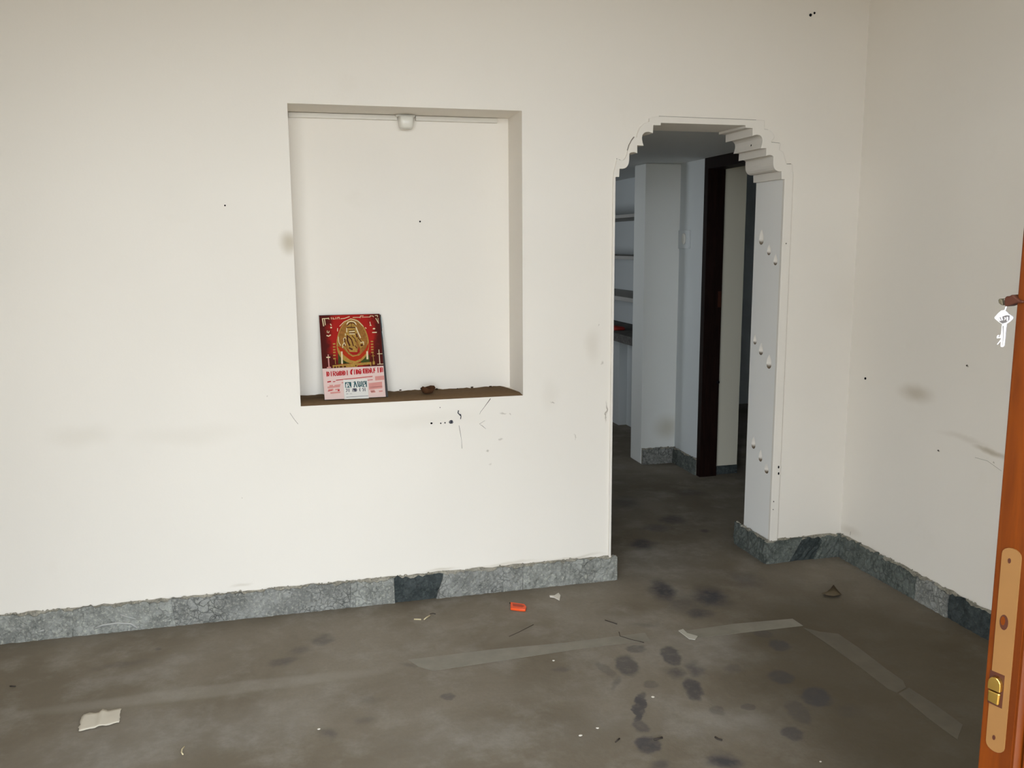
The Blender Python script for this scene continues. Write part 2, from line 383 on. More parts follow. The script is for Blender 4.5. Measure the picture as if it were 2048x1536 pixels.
# the right jamb with nine carved teardrop hollows
drops = []
for px, py, hw, hh in [(1523, 474, .024, .036), (1538, 499, .019, .026), (1551, 519, .019, .026), (1510, 679, .017, .024), (1522, 698, .021, .029), (1538, 723, .025, .034),
                       (1507, 885, .022, .031), (1521, 911, .019, .030), (1533, 937, .021, .024)]:
    p = on_x(px, py, ARC_R); drops.append((p.y, p.z, hw, hh))
def teardrop(cy, cz, hw, hh, n=18, s=1.0, dz=0):
    out = []
    for i in range(n):
        a = 2*PI*i/n
        w = math.sin(a)*math.sin(a/2)**1.1
        out.append((cy + hw*1.15*s*w, cz + dz + hh*s*math.cos(a)))
    return out
jl = [[(0, 0), (T, 0), (T, PROF[0][1]), (0, PROF[0][1])]] + [teardrop(*d) for d in drops]
ov, of = fill(jl)
mesh('arch_jamb', [(ARC_R, p.x, p.y) for p in ov], of, MAT['jamb'], wall_back)
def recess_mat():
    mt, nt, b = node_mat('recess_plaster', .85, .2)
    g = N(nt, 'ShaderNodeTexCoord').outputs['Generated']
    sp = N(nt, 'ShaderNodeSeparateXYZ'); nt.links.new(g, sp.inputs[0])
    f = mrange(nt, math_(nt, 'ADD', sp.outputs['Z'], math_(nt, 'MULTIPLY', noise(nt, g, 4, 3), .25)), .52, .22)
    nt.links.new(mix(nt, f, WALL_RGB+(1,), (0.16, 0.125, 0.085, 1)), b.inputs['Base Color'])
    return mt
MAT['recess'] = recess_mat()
for d in drops:
    rings = [(teardrop(*d), 0), (teardrop(*d, s=.86, dz=-.001), .010), (teardrop(*d, s=.55, dz=-.004), .019)]
    vs, fs = [], []
    for r, dep in rings: vs += [(ARC_R+dep, y, z) for y, z in r]
    n = 18
    for k in range(2):
        for i in range(n): fs.append([k*n+i, k*n+(i+1) % n, (k+1)*n+(i+1) % n, (k+1)*n+i])
    fs.append([2*n+i for i in range(n)])
    mesh('teardrop_hollow', vs, fs, MAT['recess'], wall_back, True)

# raised plaster band that follows the arch
OUT_L = [(1.340, 0.10), (1.340, 1.766), (1.343, 1.797), (1.349, 1.823), (1.356, 1.853), (1.365, 1.8485), (1.374, 1.8465), (1.385, 1.848), (1.393, 1.856), (1.401, 1.874),
         (1.405, 1.888), (1.412, 1.910), (1.423, 1.930), (1.434, 1.944), (1.443, 1.941), (1.445, 1.955), (1.450, 1.969), (1.459, 1.985), (1.475, 1.999), (1.497, 2.007),
         (1.497, 2.020), (1.518, 2.027), (1.545, 2.030)]
OUT_R = [(2.035, 2.027), (2.036, 1.990), (2.057, 1.988), (2.072, 1.980), (2.083, 1.968), (2.086, 1.957), (2.080, 1.947), (2.073, 1.941), (2.073, 1.935), (2.118, 1.932),
         (2.112, 1.905), (2.122, 1.900), (2.134, 1.893), (2.141, 1.869), (2.149, 1.851), (2.152, 1.843), (2.179, 1.844), (2.182, 1.810), (2.1865, 1.809), (2.1865, 0.06)]
band = OUT_L + OUT_R + [(ARC_R-.001, .06)] + [(x-.001, z-.001) for x, z in right_in] + [(x+.001, z-.001) for x, z in left_in[::-1]] + [(ARC_L+.001, .10)]
tb = slab('arch_band', [band], xz, -.012, .004, MAT['trim'], wall_back)
bv = tb.modifiers.new('soft_edge', 'BEVEL'); bv.width = .002; bv.segments = 2; bv.limit_method = 'ANGLE'

# ------------------------------------------------------------------ niche fittings
def rough_strip(name, x0, x1, y0, yb, z, mat, parent):
    n = 60; vs = []; fs = []
    for i in range(n+1):
        u = i/n; x = x0+(x1-x0)*u
        back = yb + .006*math.sin(u*37)+random.uniform(-.004, .004)
        if u > .955: back = yb - (yb-y0)*((u-.955)/.045)**2*.75
        vs += [(x, y0, z-.02), (x, y0, z+.001), (x, (y0+back)/2, z+.003+random.uniform(0, .002)), (x, back, z+.005+random.uniform(0, .004)), (x, back+.004, z-.004)]
    for i in range(n):
        for k in range(4): a = i*5+k; fs.append([a, a+5, a+6, a+1])
    return mesh(name, vs, fs, mat, parent, True)
rough_strip('niche_sill', NX0+.001, NX1-.001, .001, ND-.005, NZ0, MAT['sill'], wall_back)

t = empty('wire_casing', (.48, ND, NZ1)); tag(t, 'thin cream wire casing strip running along the top of the wall niche', 'casing')
for a, b_ in ((NX0+.003, .466), (.543, NX1-.05)):
    o = box('casing_strip', a, b_, ND-.016, ND-.0005, NZ1-.021, NZ1-.0015, MAT['strip'], None, .002); adopt(t, o)
box_ = None
# white lamp holder
def lathe_like(name, sections, mat, parent=None, n=28, exp=4):
    """stack of rounded-rectangle sections: (cx, cy, z, hx, hy)"""
    vs, fs = [], []
    for cx, cy, z, hx, hy in sections:
        for i in range(n):
            a = 2*PI*i/n; c, s = math.cos(a), math.sin(a)
            r = (abs(c)**exp+abs(s)**exp)**(-1/exp)
            vs.append((cx+hx*r*c, cy+hy*r*s, z))
    k = len(sections)
    for j in range(k-1):
        for i in range(n): fs.append([j*n+i, j*n+(i+1) % n, (j+1)*n+(i+1) % n, (j+1)*n+i])
    fs.append(list(range(n))[::-1]); fs.append([(k-1)*n+i for i in range(n)])
    return mesh(name, vs, fs, mat, parent, True)
fx = on_y(811, 232, .20)
t = empty('lamp_holder', (fx.x, ND-.03, NZ1)); tag(t, 'small white plastic lamp holder at the top middle of the wall niche', 'lamp holder')
o = lathe_like('base_plate', [(fx.x, ND-.020, NZ1-.001, .042, .019), (fx.x, ND-.020, NZ1-.010, .041, .019)], MAT['strip']); adopt(t, o)
o = lathe_like('cap', [(fx.x, ND-.042, NZ1-.010, .031, .030), (fx.x, ND-.042, NZ1-.034, .030, .030), (fx.x, ND-.042, NZ1-.052, .027, .027), (fx.x, ND-.042, NZ1-.058, .023, .023), (fx.x, ND-.042, NZ1-.060, .012, .012)], MAT['plastic']); adopt(t, o)

# ------------------------------------------------------------------ marks on the walls (real little nails, holes and hairline cracks)
def disc(name, c, r, nrm, mat, parent, n=10, sx=1, h=.003):
    nrm = Vector(nrm).normalized(); a = nrm.orthogonal().normalized()
    if abs(nrm.z) < .9: a = Vector((0, 0, 1)).cross(nrm).normalized()
    b = nrm.cross(a); vs = []; c = Vector(c)
    for lvl, s in ((-.001, 1), (h, .7)):
        for i in range(n):
            t_ = 2*PI*i/n; vs.append(c+nrm*lvl+(a*math.cos(t_)*sx+b*math.sin(t_))*r*s*random.uniform(.85, 1.1))
    fs = [[i, (i+1) % n, n+(i+1) % n, n+i] for i in range(n)]+[[n+i for i in range(n)]]
    return mesh(name, vs, fs, mat, parent, True)
for px, py, y, r in [(450, 411, 0, .0035), (840, 443, ND, .0042), (1621, 30, 0, .0075), (1629, 26, 0, .0055), (880, 815, 0, .0022)]:
    disc('nail_hole', on_y(px, py, y), r, (0, -1, 0), MAT['black'], wall_back)
wr = bpy.data.objects['wall_right']
disc('nail_hole', on_x(1731, 757, WX), .0065, (-1, 0, 0), MAT['black'], wr)
disc('nail_hole', on_x(1934, 731, WX), .0040, (-1, 0, 0), MAT['hair'], wr)
disc('nail_hole', on_x(1877, 901, WX), .0040, (-1, 0, 0), MAT['hair'], wr)
for px, py, r, sx in [(863, 846.5, .0045, 1.2), (881.5, 846.5, .0036, 1), (890, 845.5, .0034, .9)]:
    disc('screw_hole', on_y(px, py, 0), r, (0, -1, 0), MAT['black'], wall_back, sx=sx)
plug = disc('cable_plug', on_y(902, 844, 0), .0085, (0, -1, 0), MAT['ink'], wall_back, 14, 1.25, .004)
disc('wire_core', on_y(900, 844, -.0042), .0035, (0, -1, 0), MAT['steel_dark'], plug, 8)
disc('wire_core', on_y(905, 844.5, -.0042), .0030, (0, -1, 0), MAT['steel_dark'], plug, 8)
for px, py, y in [(1557, 934, 0), (1557, 947, 0)]:
    disc('chip', on_y(px, py, -.012), .008, (0, -1, 0), MAT['black'], wall_back, 8, .5)
for px, py, s in [(1572, 487, .004), (1566, 742, .004), (1547, 1003, .004), (1546, 1019, .003)]:
    disc('chip', on_y(px, py, -.012 if px != 1566 else 0), s, (0, -1, 0), MAT['hair'], wall_back, 8, .6)
disc('chip', on_x(1503, 291, ARC_R-.116), .006, (-1, 0, 0), MAT['black'], wall_back, 8, .6)
def tube(name, pts, r, mat, parent=None, n=6, smooth=True, taper=None):
    vs, fs = [], []; pts = [Vector(p) for p in pts]; k = len(pts)
    for j, p in enumerate(pts):
        d = (pts[min(j+1, k-1)]-pts[max(j-1, 0)]).normalized()
        a = d.cross(Vector((.3, .2, 1)) if abs(d.z) < .9 else Vector((1, .1, 0))).normalized(); b = d.cross(a)
        rr = r*(taper[j] if taper else 1)
        for i in range(n):
            t_ = 2*PI*i/n; vs.append(p+(a*math.cos(t_)+b*math.sin(t_))*rr)
    for j in range(k-1):
        for i in range(n): fs.append([j*n+i, j*n+(i+1) % n, (j+1)*n+(i+1) % n, (j+1)*n+i])
    fs += [list(range(n))[::-1], [(k-1)*n+i for i in range(n)]]
    return mesh(name, vs, fs, mat, parent, smooth)
WB = lambda pts, y=-.0003: [on_y(x, yy, y) for x, yy in pts]
tube('hairline_crack', WB([(981, 797), (976, 804), (968, 815), (961, 824), (959, 829)]), .0010, MAT['hair'], wall_back, 5, taper=[1.6, 1.3, .8, .7, .4])
tube('hairline_crack', WB([(970, 841), (959, 848), (965, 852), (972, 858)]), .0008, MAT['hair'], wall_back, 5, taper=[.5, 1.2, 1.2, .4])
tube('hairline_crack', WB([(918, 851), (920, 862), (923, 880), (924, 897)]), .0008, MAT['hair'], wall_back, 5, taper=[1, 1.2, .6, 1.1])
tube('hairline_crack', WB([(580, 826), (588, 838), (596, 848)]), .0006, MAT['hair'], wall_back, 5)
tube('crack_line', [on_x(1950, 915, WX), on_x(1975, 922, WX), on_x(2003, 942, WX)], .0007, MAT['faint'], wr, 5)
edge = lambda pts, dx, dz: [(x+dx, -.0008, z+dz) for x, z in pts]
for pl in (edge([OUT_L[-1], ((OUT_L[-1][0]+OUT_R[0][0])/2, 2.0287), (2.000, 2.0275)], 0, .0010), edge([(1.985, 2.018), (2.033, 2.017)], .004, 0)[:0], edge(OUT_R[1:8], .0012, .0008), edge(OUT_R[8:10], 0, .0012), edge(OUT_R[10:16], .0012, .0006),
           edge(OUT_R[16:17]+[(2.180, 1.845)], -.002, .0010)[:0], edge(OUT_R[15:17], 0, .0012), edge(OUT_L[4:7], 0, .0012), edge(OUT_L[10:14], -.0008, .0008)):
    if pl: tube('hairline_crack', pl, .0013, MAT['hair'], wall_back, 5)
wire = tube('wire_stub', [on_y(917, 821, 0), on_y(916, 826, -.006), on_y(919, 829, -.010), on_y(922, 832, -.006)], .0022, MAT['ink'], wall_back, 6)
tube('wire_stub', [on_y(921, 828, -.002), on_y(922, 833, -.005), on_y(921, 838, -.002)], .0016, MAT['ink'], wall_back, 6)

# ------------------------------------------------------------------ rough stone skirtings
def stone_piece(a, b, nrm, h, th, mat, parent, jag=.007, seed=0, cols=None, sh=(0, 0)):
    """one skirting stone between floor points a and b; nrm points into the room; bottom on the floor"""
    rnd = random.Random(seed); a, b, nrm = Vector(a), Vector(b), Vector(nrm); L = (b-a).length
    n = cols or max(3, int(L/.014)); rows = 6; vs, fs = [], []
    top = [h + rnd.uniform(-jag, jag) + .004*math.sin(i*.55+seed) for i in range(n+1)]
    for i in range(n+1):
        p = a.lerp(b, i/n)
        for k in range(rows+1):
            q = p + nrm*(th + rnd.uniform(-.0030, .0030)*(k < rows)) + Vector((0, 0, top[i]*k/rows)) + (b-a)/L*((sh[0]*(1-i/n)+sh[1]*i/n)*k/rows)
            if k == rows: q -= nrm*rnd.uniform(.001, .005)
            if k == 0: q.z = .0005
            vs.append(q)
        vs.append(p + nrm*.0005 + Vector((0, 0, top[i]-.004)))
        vs.append(p + nrm*.0005 + Vector((0, 0, .0005)))
    w = rows+3
    for i in range(n):
        for k in range(w): x = i*w+k; y = i*w+(k+1) % w; fs.append([x, x+w, y+w, y])
    fs.append([k for k in range(w)]); fs.append([n*w+k for k in range(w)][::-1])
    return mesh('skirting_stone', vs, fs, mat, parent)
def crumbs(name, a, b, nrm, z, th, count, parent, mat, size=.004, seed=1):
    rnd = random.Random(seed); a, b, nrm = Vector(a), Vector(b), Vector(nrm); bm = bmesh.new()
    for _ in range(count):
        c = a.lerp(b, rnd.random()) + nrm*rnd.uniform(0, th) + Vector((0, 0, z+rnd.uniform(-.004, .004)))
        s = size*rnd.uniform(.4, 1.3)
        r = bmesh.ops.create_icosphere(bm, subdivisions=1, radius=s)
        for v in r['verts']: v.co = c + Vector((v.co.x*rnd.uniform(.8, 1.6), v.co.y*rnd.uniform(.7, 1.1), v.co.z*rnd.uniform(.6, 1)))
    o = from_bm(name, bm, mat, parent); o['kind'] = 'stuff'; return o

TH = .022
def run(name, label, a, b, nrm, cuts, parts, h=SKH, seed=0, slant=None):
    """mortar backing + stones; cuts are distances 0..1 along a-b"""
    a, b = Vector(a), Vector(b); n = Vector(nrm); slant = slant or [0]*len(cuts)
    L = (b-a).length; k = max(4, int(L/.03)); rnd = random.Random(seed+50)
    vs, fs = [], []
    for i in range(k+1):
        p = a.lerp(b, i/k); z = h+.004+rnd.uniform(-.003, .006)
        vs += [p+n*.0003, p+n*(TH*.62), p+n*(TH*.60)+Vector((0, 0, z-.006)), p+n*.004+Vector((0, 0, z)), p+n*.0003+Vector((0, 0, z-.002))]
    for i in range(k):
        for j in range(5): x = i*5+j; y = i*5+(j+1) % 5; fs.append([x, x+5, y+5, y])
    fs += [[0, 1, 2, 3, 4], [k*5+j for j in (4, 3, 2, 1, 0)]]
    base = S(mesh(name, vs, fs, MAT['mortar']), label)
    for i in range(len(cuts)-1):
        g = .0006/L
        stone_piece(a.lerp(b, cuts[i]+g), a.lerp(b, cuts[i+1]-g), nrm, h+random.uniform(-.003, .002), TH+(.002 if parts[i] != 'stone_dark' else -.004), MAT[parts[i]], base, seed=seed+i, sh=(slant[i], slant[i+1]))
    crumbs('mortar_crumbs', a, b, nrm, h+.003, TH*.6, int(L*90), base, MAT['mortar'], .0050, seed)
    return base
bx = lambda px, py: on_z(px, py).x
A = Vector((XL, 0, 0)); B = Vector((ARC_L+.028, 0, 0)); LB = B.x-A.x
xs = [on_y(px, py, -TH).x for px, py in [(-330, 1320), (145, 1270), (352, 1250), (700, 1216), (790, 1205), (872, 1196), (1045, 1178)]]
cuts = [0]+[(x-A.x)/LB for x in xs]+[1]
run('baseboard_back', 'rough grey stone skirting along the back wall below the niche', A, B, (0, -1, 0), cuts, ['stone_pale', 'stone_pale', 'stone_pale', 'stone', 'stone_pale', 'stone_dark', 'stone', 'stone_pale'], seed=3, slant=[0, 0, .01, -.012, .006, -.002, .036, .004, 0])
bb = bpy.data.objects['baseboard_back']
for pl, r_ in (([(188, 1257), (205, 1250), (235, 1246), (262, 1247.5), (275, 1256)], .0045), ([(240, 1229), (252, 1233), (272, 1238)], .003), ([(75, 1264), (88, 1260)], .0035)):
    tube('peeled_flake', [on_y(x, y, -TH-.004) for x, y in pl], r_, MAT['flake'], bb, 5)
# return of the skirting at the arch's left side (its end face shows), wrap of the right jamb, pier and right wall
run('baseboard_jamb', 'greenish stone skirting wrapping the right jamb of the arch', (ARC_R-.002, T+.05, 0), (ARC_R-.002, -.016, 0), (-1, 0, 0), [0, .52, 1], ['stone_green', 'stone_green'], seed=20)
c1 = (on_y(1628, 1120, -TH).x-(ARC_R-.02))/(WX-ARC_R+.02)
run('baseboard_pier', 'short stone skirting between the arch and the right corner', (ARC_R-.022, 0, 0), (WX, 0, 0), (0, -1, 0), [0, .30, c1, 1], ['stone_green', 'stone_dark', 'stone_green'], seed=30, slant=[0, .07, .05, 0])
yy = [on_x(px, py, WX-TH).y for px, py in [(1760, 1150), (1830, 1195), (1893, 1230), (1990, 1290)]]
run('baseboard_right', 'dark stone skirting along the right side wall', (WX, 0, 0), (WX, YF, 0), (-1, 0, 0), [0]+[y/YF for y in yy]+[.82, 1], ['stone_green', 'stone_green', 'stone', 'stone_dark', 'stone', 'stone'], seed=40)

# ------------------------------------------------------------------ the hall behind the arch
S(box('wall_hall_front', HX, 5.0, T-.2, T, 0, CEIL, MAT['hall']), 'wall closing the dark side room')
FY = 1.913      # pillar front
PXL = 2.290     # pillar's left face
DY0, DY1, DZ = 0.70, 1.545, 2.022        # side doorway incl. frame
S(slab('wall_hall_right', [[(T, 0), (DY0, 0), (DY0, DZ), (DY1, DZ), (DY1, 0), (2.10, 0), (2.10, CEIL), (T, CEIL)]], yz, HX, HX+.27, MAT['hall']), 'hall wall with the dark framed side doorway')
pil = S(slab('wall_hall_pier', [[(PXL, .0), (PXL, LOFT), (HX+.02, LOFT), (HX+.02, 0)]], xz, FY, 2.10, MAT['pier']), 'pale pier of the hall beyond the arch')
bvm = pil.modifiers.new('soft_edge', 'BEVEL'); bvm.width = .008; bvm.segments = 3; bvm.limit_method = 'ANGLE'
S(box('wall_hall_recess', 2.69, 2.89, 2.09, 4.6, 0, CEIL, MAT['hall']), 'back of the shelf recess in the hall')
S(box('wall_recess_end', 2.62, 2.70, 3.19, 4.6, 0, .79, MAT['hall']), 'stepped end below the counter')
S(box('wall_hall_end', .3, 5.0, 4.6, 4.8, 0, CEIL, MAT['hall']), 'far end wall of the hall')
S(slab('wall_hall_left', [[(T, 0), (4.8, 0), (4.8, CEIL), (T, CEIL)], [(2.45, 1.05), (3.04, 1.05), (3.04, 1.66), (2.45, 1.66)]], yz, .30, .45, MAT['hall']), 'hidden left wall of the hall with an added window')
S(box('wall_side_room', 4.9, 5.0, T, 4.8, 0, CEIL, MAT['hall']), 'far wall of the dark side room')
S(box('wall_side_room_back', 2.89, 5.0, 3.80, 3.95, 0, CEIL, MAT['hall']), 'rear wall of the dark side room')
S(box('ceiling_hall', .30, HX+.36, T, 4.8, LOFT, LOFT+.12, MAT['ceil']), 'low white loft slab over the hall')
S(box('ceiling_side_room', HX+.36, 5.0, T, 4.8, CEIL-.2, CEIL, MAT['ceil']), 'ceiling of the dark side room')
w1 = S(slab('window_unseen', [[(2.45, 1.05), (3.04, 1.05), (3.04, 1.66), (2.45, 1.66)], [(2.48, 1.08), (2.73, 1.08), (2.73, 1.63), (2.48, 1.63)], [(2.76, 1.08), (3.01, 1.08), (3.01, 1.63), (2.76, 1.63)]], yz, .35, .40, MAT['dark_wood']), 'unseen window added left of the arch to light the hall')  # out of view, added and sized to brighten shelves and pier
sky_portal('unseen_window_portal', (.28, 2.745, 1.355), (0, -PI/2, 0), .61, .59)
run('baseboard_hall', 'mottled stone skirting below the pale hall pier', (PXL+.006, FY, 0), (HX, FY, 0), (0, -1, 0), [0, .55, 1], ['stone', 'stone'], .105, 60)
run('baseboard_hall_side', 'stone skirting beside the dark hall door frame', (HX, FY, 0), (HX, DY1, 0), (-1, 0, 0), [0, 1], ['stone_green'], .10, 66)
# dark timber door frame
fr = S(slab('trim_1', [[(DY0, 0), (DY0+.06, 0), (DY0+.06, DZ-.07), (DY1-.05, DZ-.07), (DY1-.05, 0), (DY1, 0), (DY1, DZ), (DY0, DZ)]], yz, HX-.012, HX+.105, MAT['dark_wood']), 'dark wooden frame of the hall doorway')
hb = box('strike_plate', HX+.078, HX+.100, DY1-.054, DY1-.049, 1.10, 1.20, MAT['lock'], fr, .001)
hb = disc('bolt', (HX+.098, DY1-.052, .62), .012, (0, -1, 0), MAT['black'], fr)
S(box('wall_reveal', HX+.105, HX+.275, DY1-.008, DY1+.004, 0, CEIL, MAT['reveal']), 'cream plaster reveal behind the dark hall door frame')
S(box('baseboard_reveal', HX+.106, HX+.272, DY1-.020, DY1-.0085, 0, .055, MAT['stone_dark'], None), 'thin dark skirting in the reveal behind the hall door frame')

# shelves in the recess
t = empty('built_in_shelf', (2.49, 2.8, 0)); tag(t, 'built in grey shelves with a dark counter in the recess behind the hall pier', 'shelf')
for z, th in ((1.705, .024), (1.415, .024), (1.125, .030)):
    adopt(t, box('shelf', 2.306, 2.688, 2.102, 4.0, z-th, z, MAT['shelf'], None, .003))
adopt(t, box('counter_slab', 2.296, 2.688, 2.102, 4.3, .795, .855, MAT['granite'], None, .004))
rp = on_z(1231, 658, .857)
t = empty('red_packet', (rp.x, rp.y, .855)); tag(t, 'small flat red packet lying on the dark hall counter', 'packet')
o = lathe_like('packet_body', [(rp.x, rp.y, .856, .05, .10), (rp.x, rp.y, .866, .054, .104), (rp.x, rp.y, .878, .045, .09)], MAT['red']); adopt(t, o)
# switch plate on hall wall beside the pier corner
p0 = on_x(1359, 461, HX); p1 = on_x(1380, 497, HX)
t = empty('switch_plate', (HX, (p0.y+p1.y)/2, (p0.z+p1.z)/2)); tag(t, 'square pale electric switch plate on the hall wall beside the dark door frame', 'switch')
o = box('plate', HX-.010, HX-.0005, p1.y, min(p0.y, FY-.004), p1.z, p0.z, MAT['hall'], None, .002); adopt(t, o)
cyy, czz = (p0.y+p1.y)/2-.01, (p0.z+p1.z)/2+.004
vs = teardrop(cyy, czz, .02, .03)
o = lathe_like('rocker', [(0, 0, 0, .026, .036), (0, 0, .004, .025, .035), (0, 0, .006, .021, .03)], MAT['plastic'], None, 24, 3)
o.matrix_world = Matrix.Translation((HX-.0105, cyy, czz)) @ Matrix.Rotation(-PI/2, 4, 'Y') @ Matrix.Rotation(PI/2, 4, 'Z')
bpy.context.view_layer.update(); w = o.matrix_world.copy(); o.parent = t; o.matrix_parent_inverse = Matrix.Translation(t.location).inverted()

# ------------------------------------------------------------------ calendar in the niche
cb_l = on_z(649, 800, NZ0+.006); cb_r = on_z(772, 794, NZ0+.006)
yb = (cb_l.y+cb_r.y)/2
cw = (cb_r-cb_l).length
tl = on_y(641, 630, ND-.022); tr = on_y(761, 628, ND-.022)
CO = cb_l.copy(); CU = (cb_r-cb_l).normalized()
CT = (tl+tr)/2-(cb_l+cb_r)/2; CH = CT.length; CV = (CT-CU*CT.dot(CU)).normalized(); CN = CU.cross(CV)
def cpt(u, v, d=0): return CO+CU*u+CV*v+CN*d          # metres on the sheet
RED, DRED = plain('calendar_red', (0.33, 0.013, 0.010), .7, .1, 0, .08, 30), plain('calendar_maroon', (0.070, 0.0075, 0.0055), .7, .1, 0, .1, 30)
PINK, ORG = plain('calendar_pink_paper', (0.68, 0.51, 0.47), .8, .1, 0, .03), plain('calendar_orange_red', (0.38, 0.030, 0.008), .7, .1)
GOLD, DGOLD = plain('calendar_gold', (0.43, 0.25, 0.055), .7, .1, 0, .30, 160), plain('calendar_dark_gold', (0.32, 0.14, 0.032), .7, .1, 0, .30, 120)
CREAM, GRN = plain('calendar_cream', (0.70, 0.58, 0.36), .7, .1), plain('calendar_green', (0.055, 0.070, 0.016), .7, .1, 0, .3, 200)
TXR, TXP = plain('calendar_red_ink', (0.42, 0.010, 0.016), .8, .1), plain('calendar_pink_ink', (0.60, 0.27, 0.24), .8, .1)
BRN, WPAD = plain('calendar_brown', (0.075, 0.018, 0.009), .7, .1), plain('date_pad_paper', (0.66, 0.64, 0.60), .7, .3, 0, .02)
TEAL, INK2 = plain('date_teal_ink', (0.010, 0.075, 0.085), .6, .3), plain('date_dark_ink', (0.035, 0.035, 0.06), .6, .3)
EDGE = plain('frame_edge_black', (0.015, 0.012, 0.012), .5, .4)
GLS = plain('frame_silver_corner', (0.50, 0.56, 0.56), .3, .5, .2)

cal = empty('wall_calendar', tuple((cb_l+cb_r)/2)); tag(cal, 'red and pink printed deity calendar leaning in the wall niche', 'calendar')
def cslab(name, poly, d0, d1, mat): return adopt(cal, slab(name, [poly], lambda u, v, d: tuple(cpt(u, v, d)), d0, d1, mat))
W_, H_ = cw, CH
SPL = H_*.365                                          # boundary between print and pink sheet
slope = .010
cslab('card', [(0, 0), (W_, 0), (W_-.004, H_), (-.004, H_)], -.004, 0, EDGE)
cslab('pink_sheet', [(.001, .001), (W_-.001, .001), (W_-.002, SPL+.002), (-.002, SPL)], .0001, .0012, PINK)
def picture_mat():
    mt, nt, b = node_mat('calendar_print', .7, .1)
    v = coord(nt); mp = N(nt, 'ShaderNodeMapping', vector_type='TEXTURE')
    mp.inputs['Location'].default_value = cpt(W_*.5, SPL+(H_-SPL)*.62); mp.inputs['Scale'].default_value = (.105, 1, .150)
    nt.links.new(v, mp.inputs['Vector'])
    ln = N(nt, 'ShaderNodeVectorMath', operation='LENGTH'); nt.links.new(mp.outputs[0], ln.inputs[0])
    f = math_(nt, 'ADD', ln.outputs['Value'], math_(nt, 'MULTIPLY', math_(nt, 'SUBTRACT', noise(nt, v, 30, 3), .5), .5))
    nt.links.new(mix(nt, mrange(nt, f, .75, 1.10), (0.34, 0.014, 0.010, 1), (0.070, 0.0085, 0.006, 1)), b.inputs['Base Color'])
    return mt
DRED = picture_mat()
prn = cslab('picture_print', [(-.002, SPL), (W_-.002, SPL+.002), (W_-.005, H_-.001), (-.004, H_-.002)], .0001, .0008, DRED)
# print motifs in zoom coordinates of the picture area (x 25..1590, y 70..1430 of a 1748 px crop)
PX0, PX1, PY0, PY1 = 60., 1545., 85., 1420.
def uvp(x, y):
    v = SPL + (PY1-y)/(PY1-PY0)*(H_-SPL)
    sh = (1-(y-PY0)/(PY1-PY0))*35                       # the sheet leans a little in the crop
    u = (x-PX0+sh-18)/(PX1-PX0)*W_
    return (max(.0005, min(W_-.003, u)), v)
def motif(name, items, mat, d):
    """flat print: polygons and strokes joined to one thin layer d above the sheet"""
    bm = bmesh.new()
    for it in items:
        if it[0] == 'poly': pts = [uvp(*p) for p in it[1]]
        elif it[0] == 'ell':
            _, cx, cy, rx, ry = it[:5]; pts = [uvp(cx+rx*math.cos(2*PI*k/36), cy+ry*math.sin(2*PI*k/36)) for k in range(36)]
        elif it[0] == 'box':
            _, x0, y0, x1, y1 = it; pts = [uvp(x0, y0), uvp(x1, y0), uvp(x1, y1), uvp(x0, y1)]
        if it[0] == 'line':
            P_ = [Vector(uvp(*p)) for p in it[1]]; w = it[2]/(PX1-PX0)*W_/2
            for a, b in zip(P_[:-1], P_[1:]):
                dd = (b-a).normalized(); nn = Vector((-dd.y, dd.x))*w; a2, b2 = a-dd*w*.5, b+dd*w*.5
                q_ = d+len(bm.faces)*2e-6
                bm.faces.new([bm.verts.new(cpt(q.x, q.y, q_)) for q in (a2+nn, a2-nn, b2-nn, b2+nn)])
        else:
            ov, of = fill([pts]); vv = [bm.verts.new(cpt(p.x, p.y, d)) for p in ov]
            for f in of: bm.faces.new([vv[i] for i in f])
    for f in bm.faces:
        if f.normal.dot(CN) < 0: f.normal_flip()
    me = bpy.data.meshes.new(name); bm.normal_update()
    for f in list(bm.faces):
        if f.normal.dot(CN) < 0: f.normal_flip()
    bm.to_mesh(me); bm.free(); o = adopt(cal, link(name, me, mat))
    if len(items) > 1: o['kind'] = 'stuff'
    return o
egg = lambda cx, cy, rx, yt, yb_, n=40: [(cx+rx*math.sin(2*PI*k/n)*(1-.10*math.cos(2*PI*k/n)), cy-(cy-yt)*math.cos(2*PI*k/n) if math.cos(2*PI*k/n) > 0 else cy-(yb_-cy)*math.cos(2*PI*k/n)) for k in range(n)]
motif('altar', [('box', 450, 1010, 520, 1320), ('box', 590, 1090, 720, 1320), ('box', 1000, 1120, 1215, 1320), ('box', 560, 1180, 640, 1320)], GRN, .00115)
motif('outer_oval', [('poly', egg(820, 800, 395, 190, 1320))], GOLD, .0012)
motif('lower_oval', [('poly', [(440, 880), (520, 900), (600, 960), (700, 1080), (800, 1140), (960, 1130), (1060, 1040), (1130, 960), (1210, 800), (1205, 920), (1130, 1090), (1000, 1215), (860, 1265), (740, 1230), (600, 1110), (500, 1000)])], ORG, .0014)
motif('inner_oval', [('poly', egg(815, 760, 360, 225, 1130))], DGOLD, .0013)
motif('inner_red', [('poly', [(660, 940), (760, 1010), (920, 1040), (970, 900), (985, 1040), (900, 1110), (800, 1105), (720, 1040)])], RED, .0015)
motif('figure', [('ell', 805, 345, 120, 95), ('poly', [(690, 400), (920, 400), (940, 620), (900, 800), (920, 1040), (730, 1030), (690, 900), (640, 700), (660, 520)]),
                 ('line', [(640, 560), (620, 700), (560, 860), (620, 920), (720, 1080), (810, 1140), (960, 1110)], 26), ('poly', [(920, 640), (1090, 780), (1090, 880), (1000, 950), (950, 800)])], GOLD, .0016)
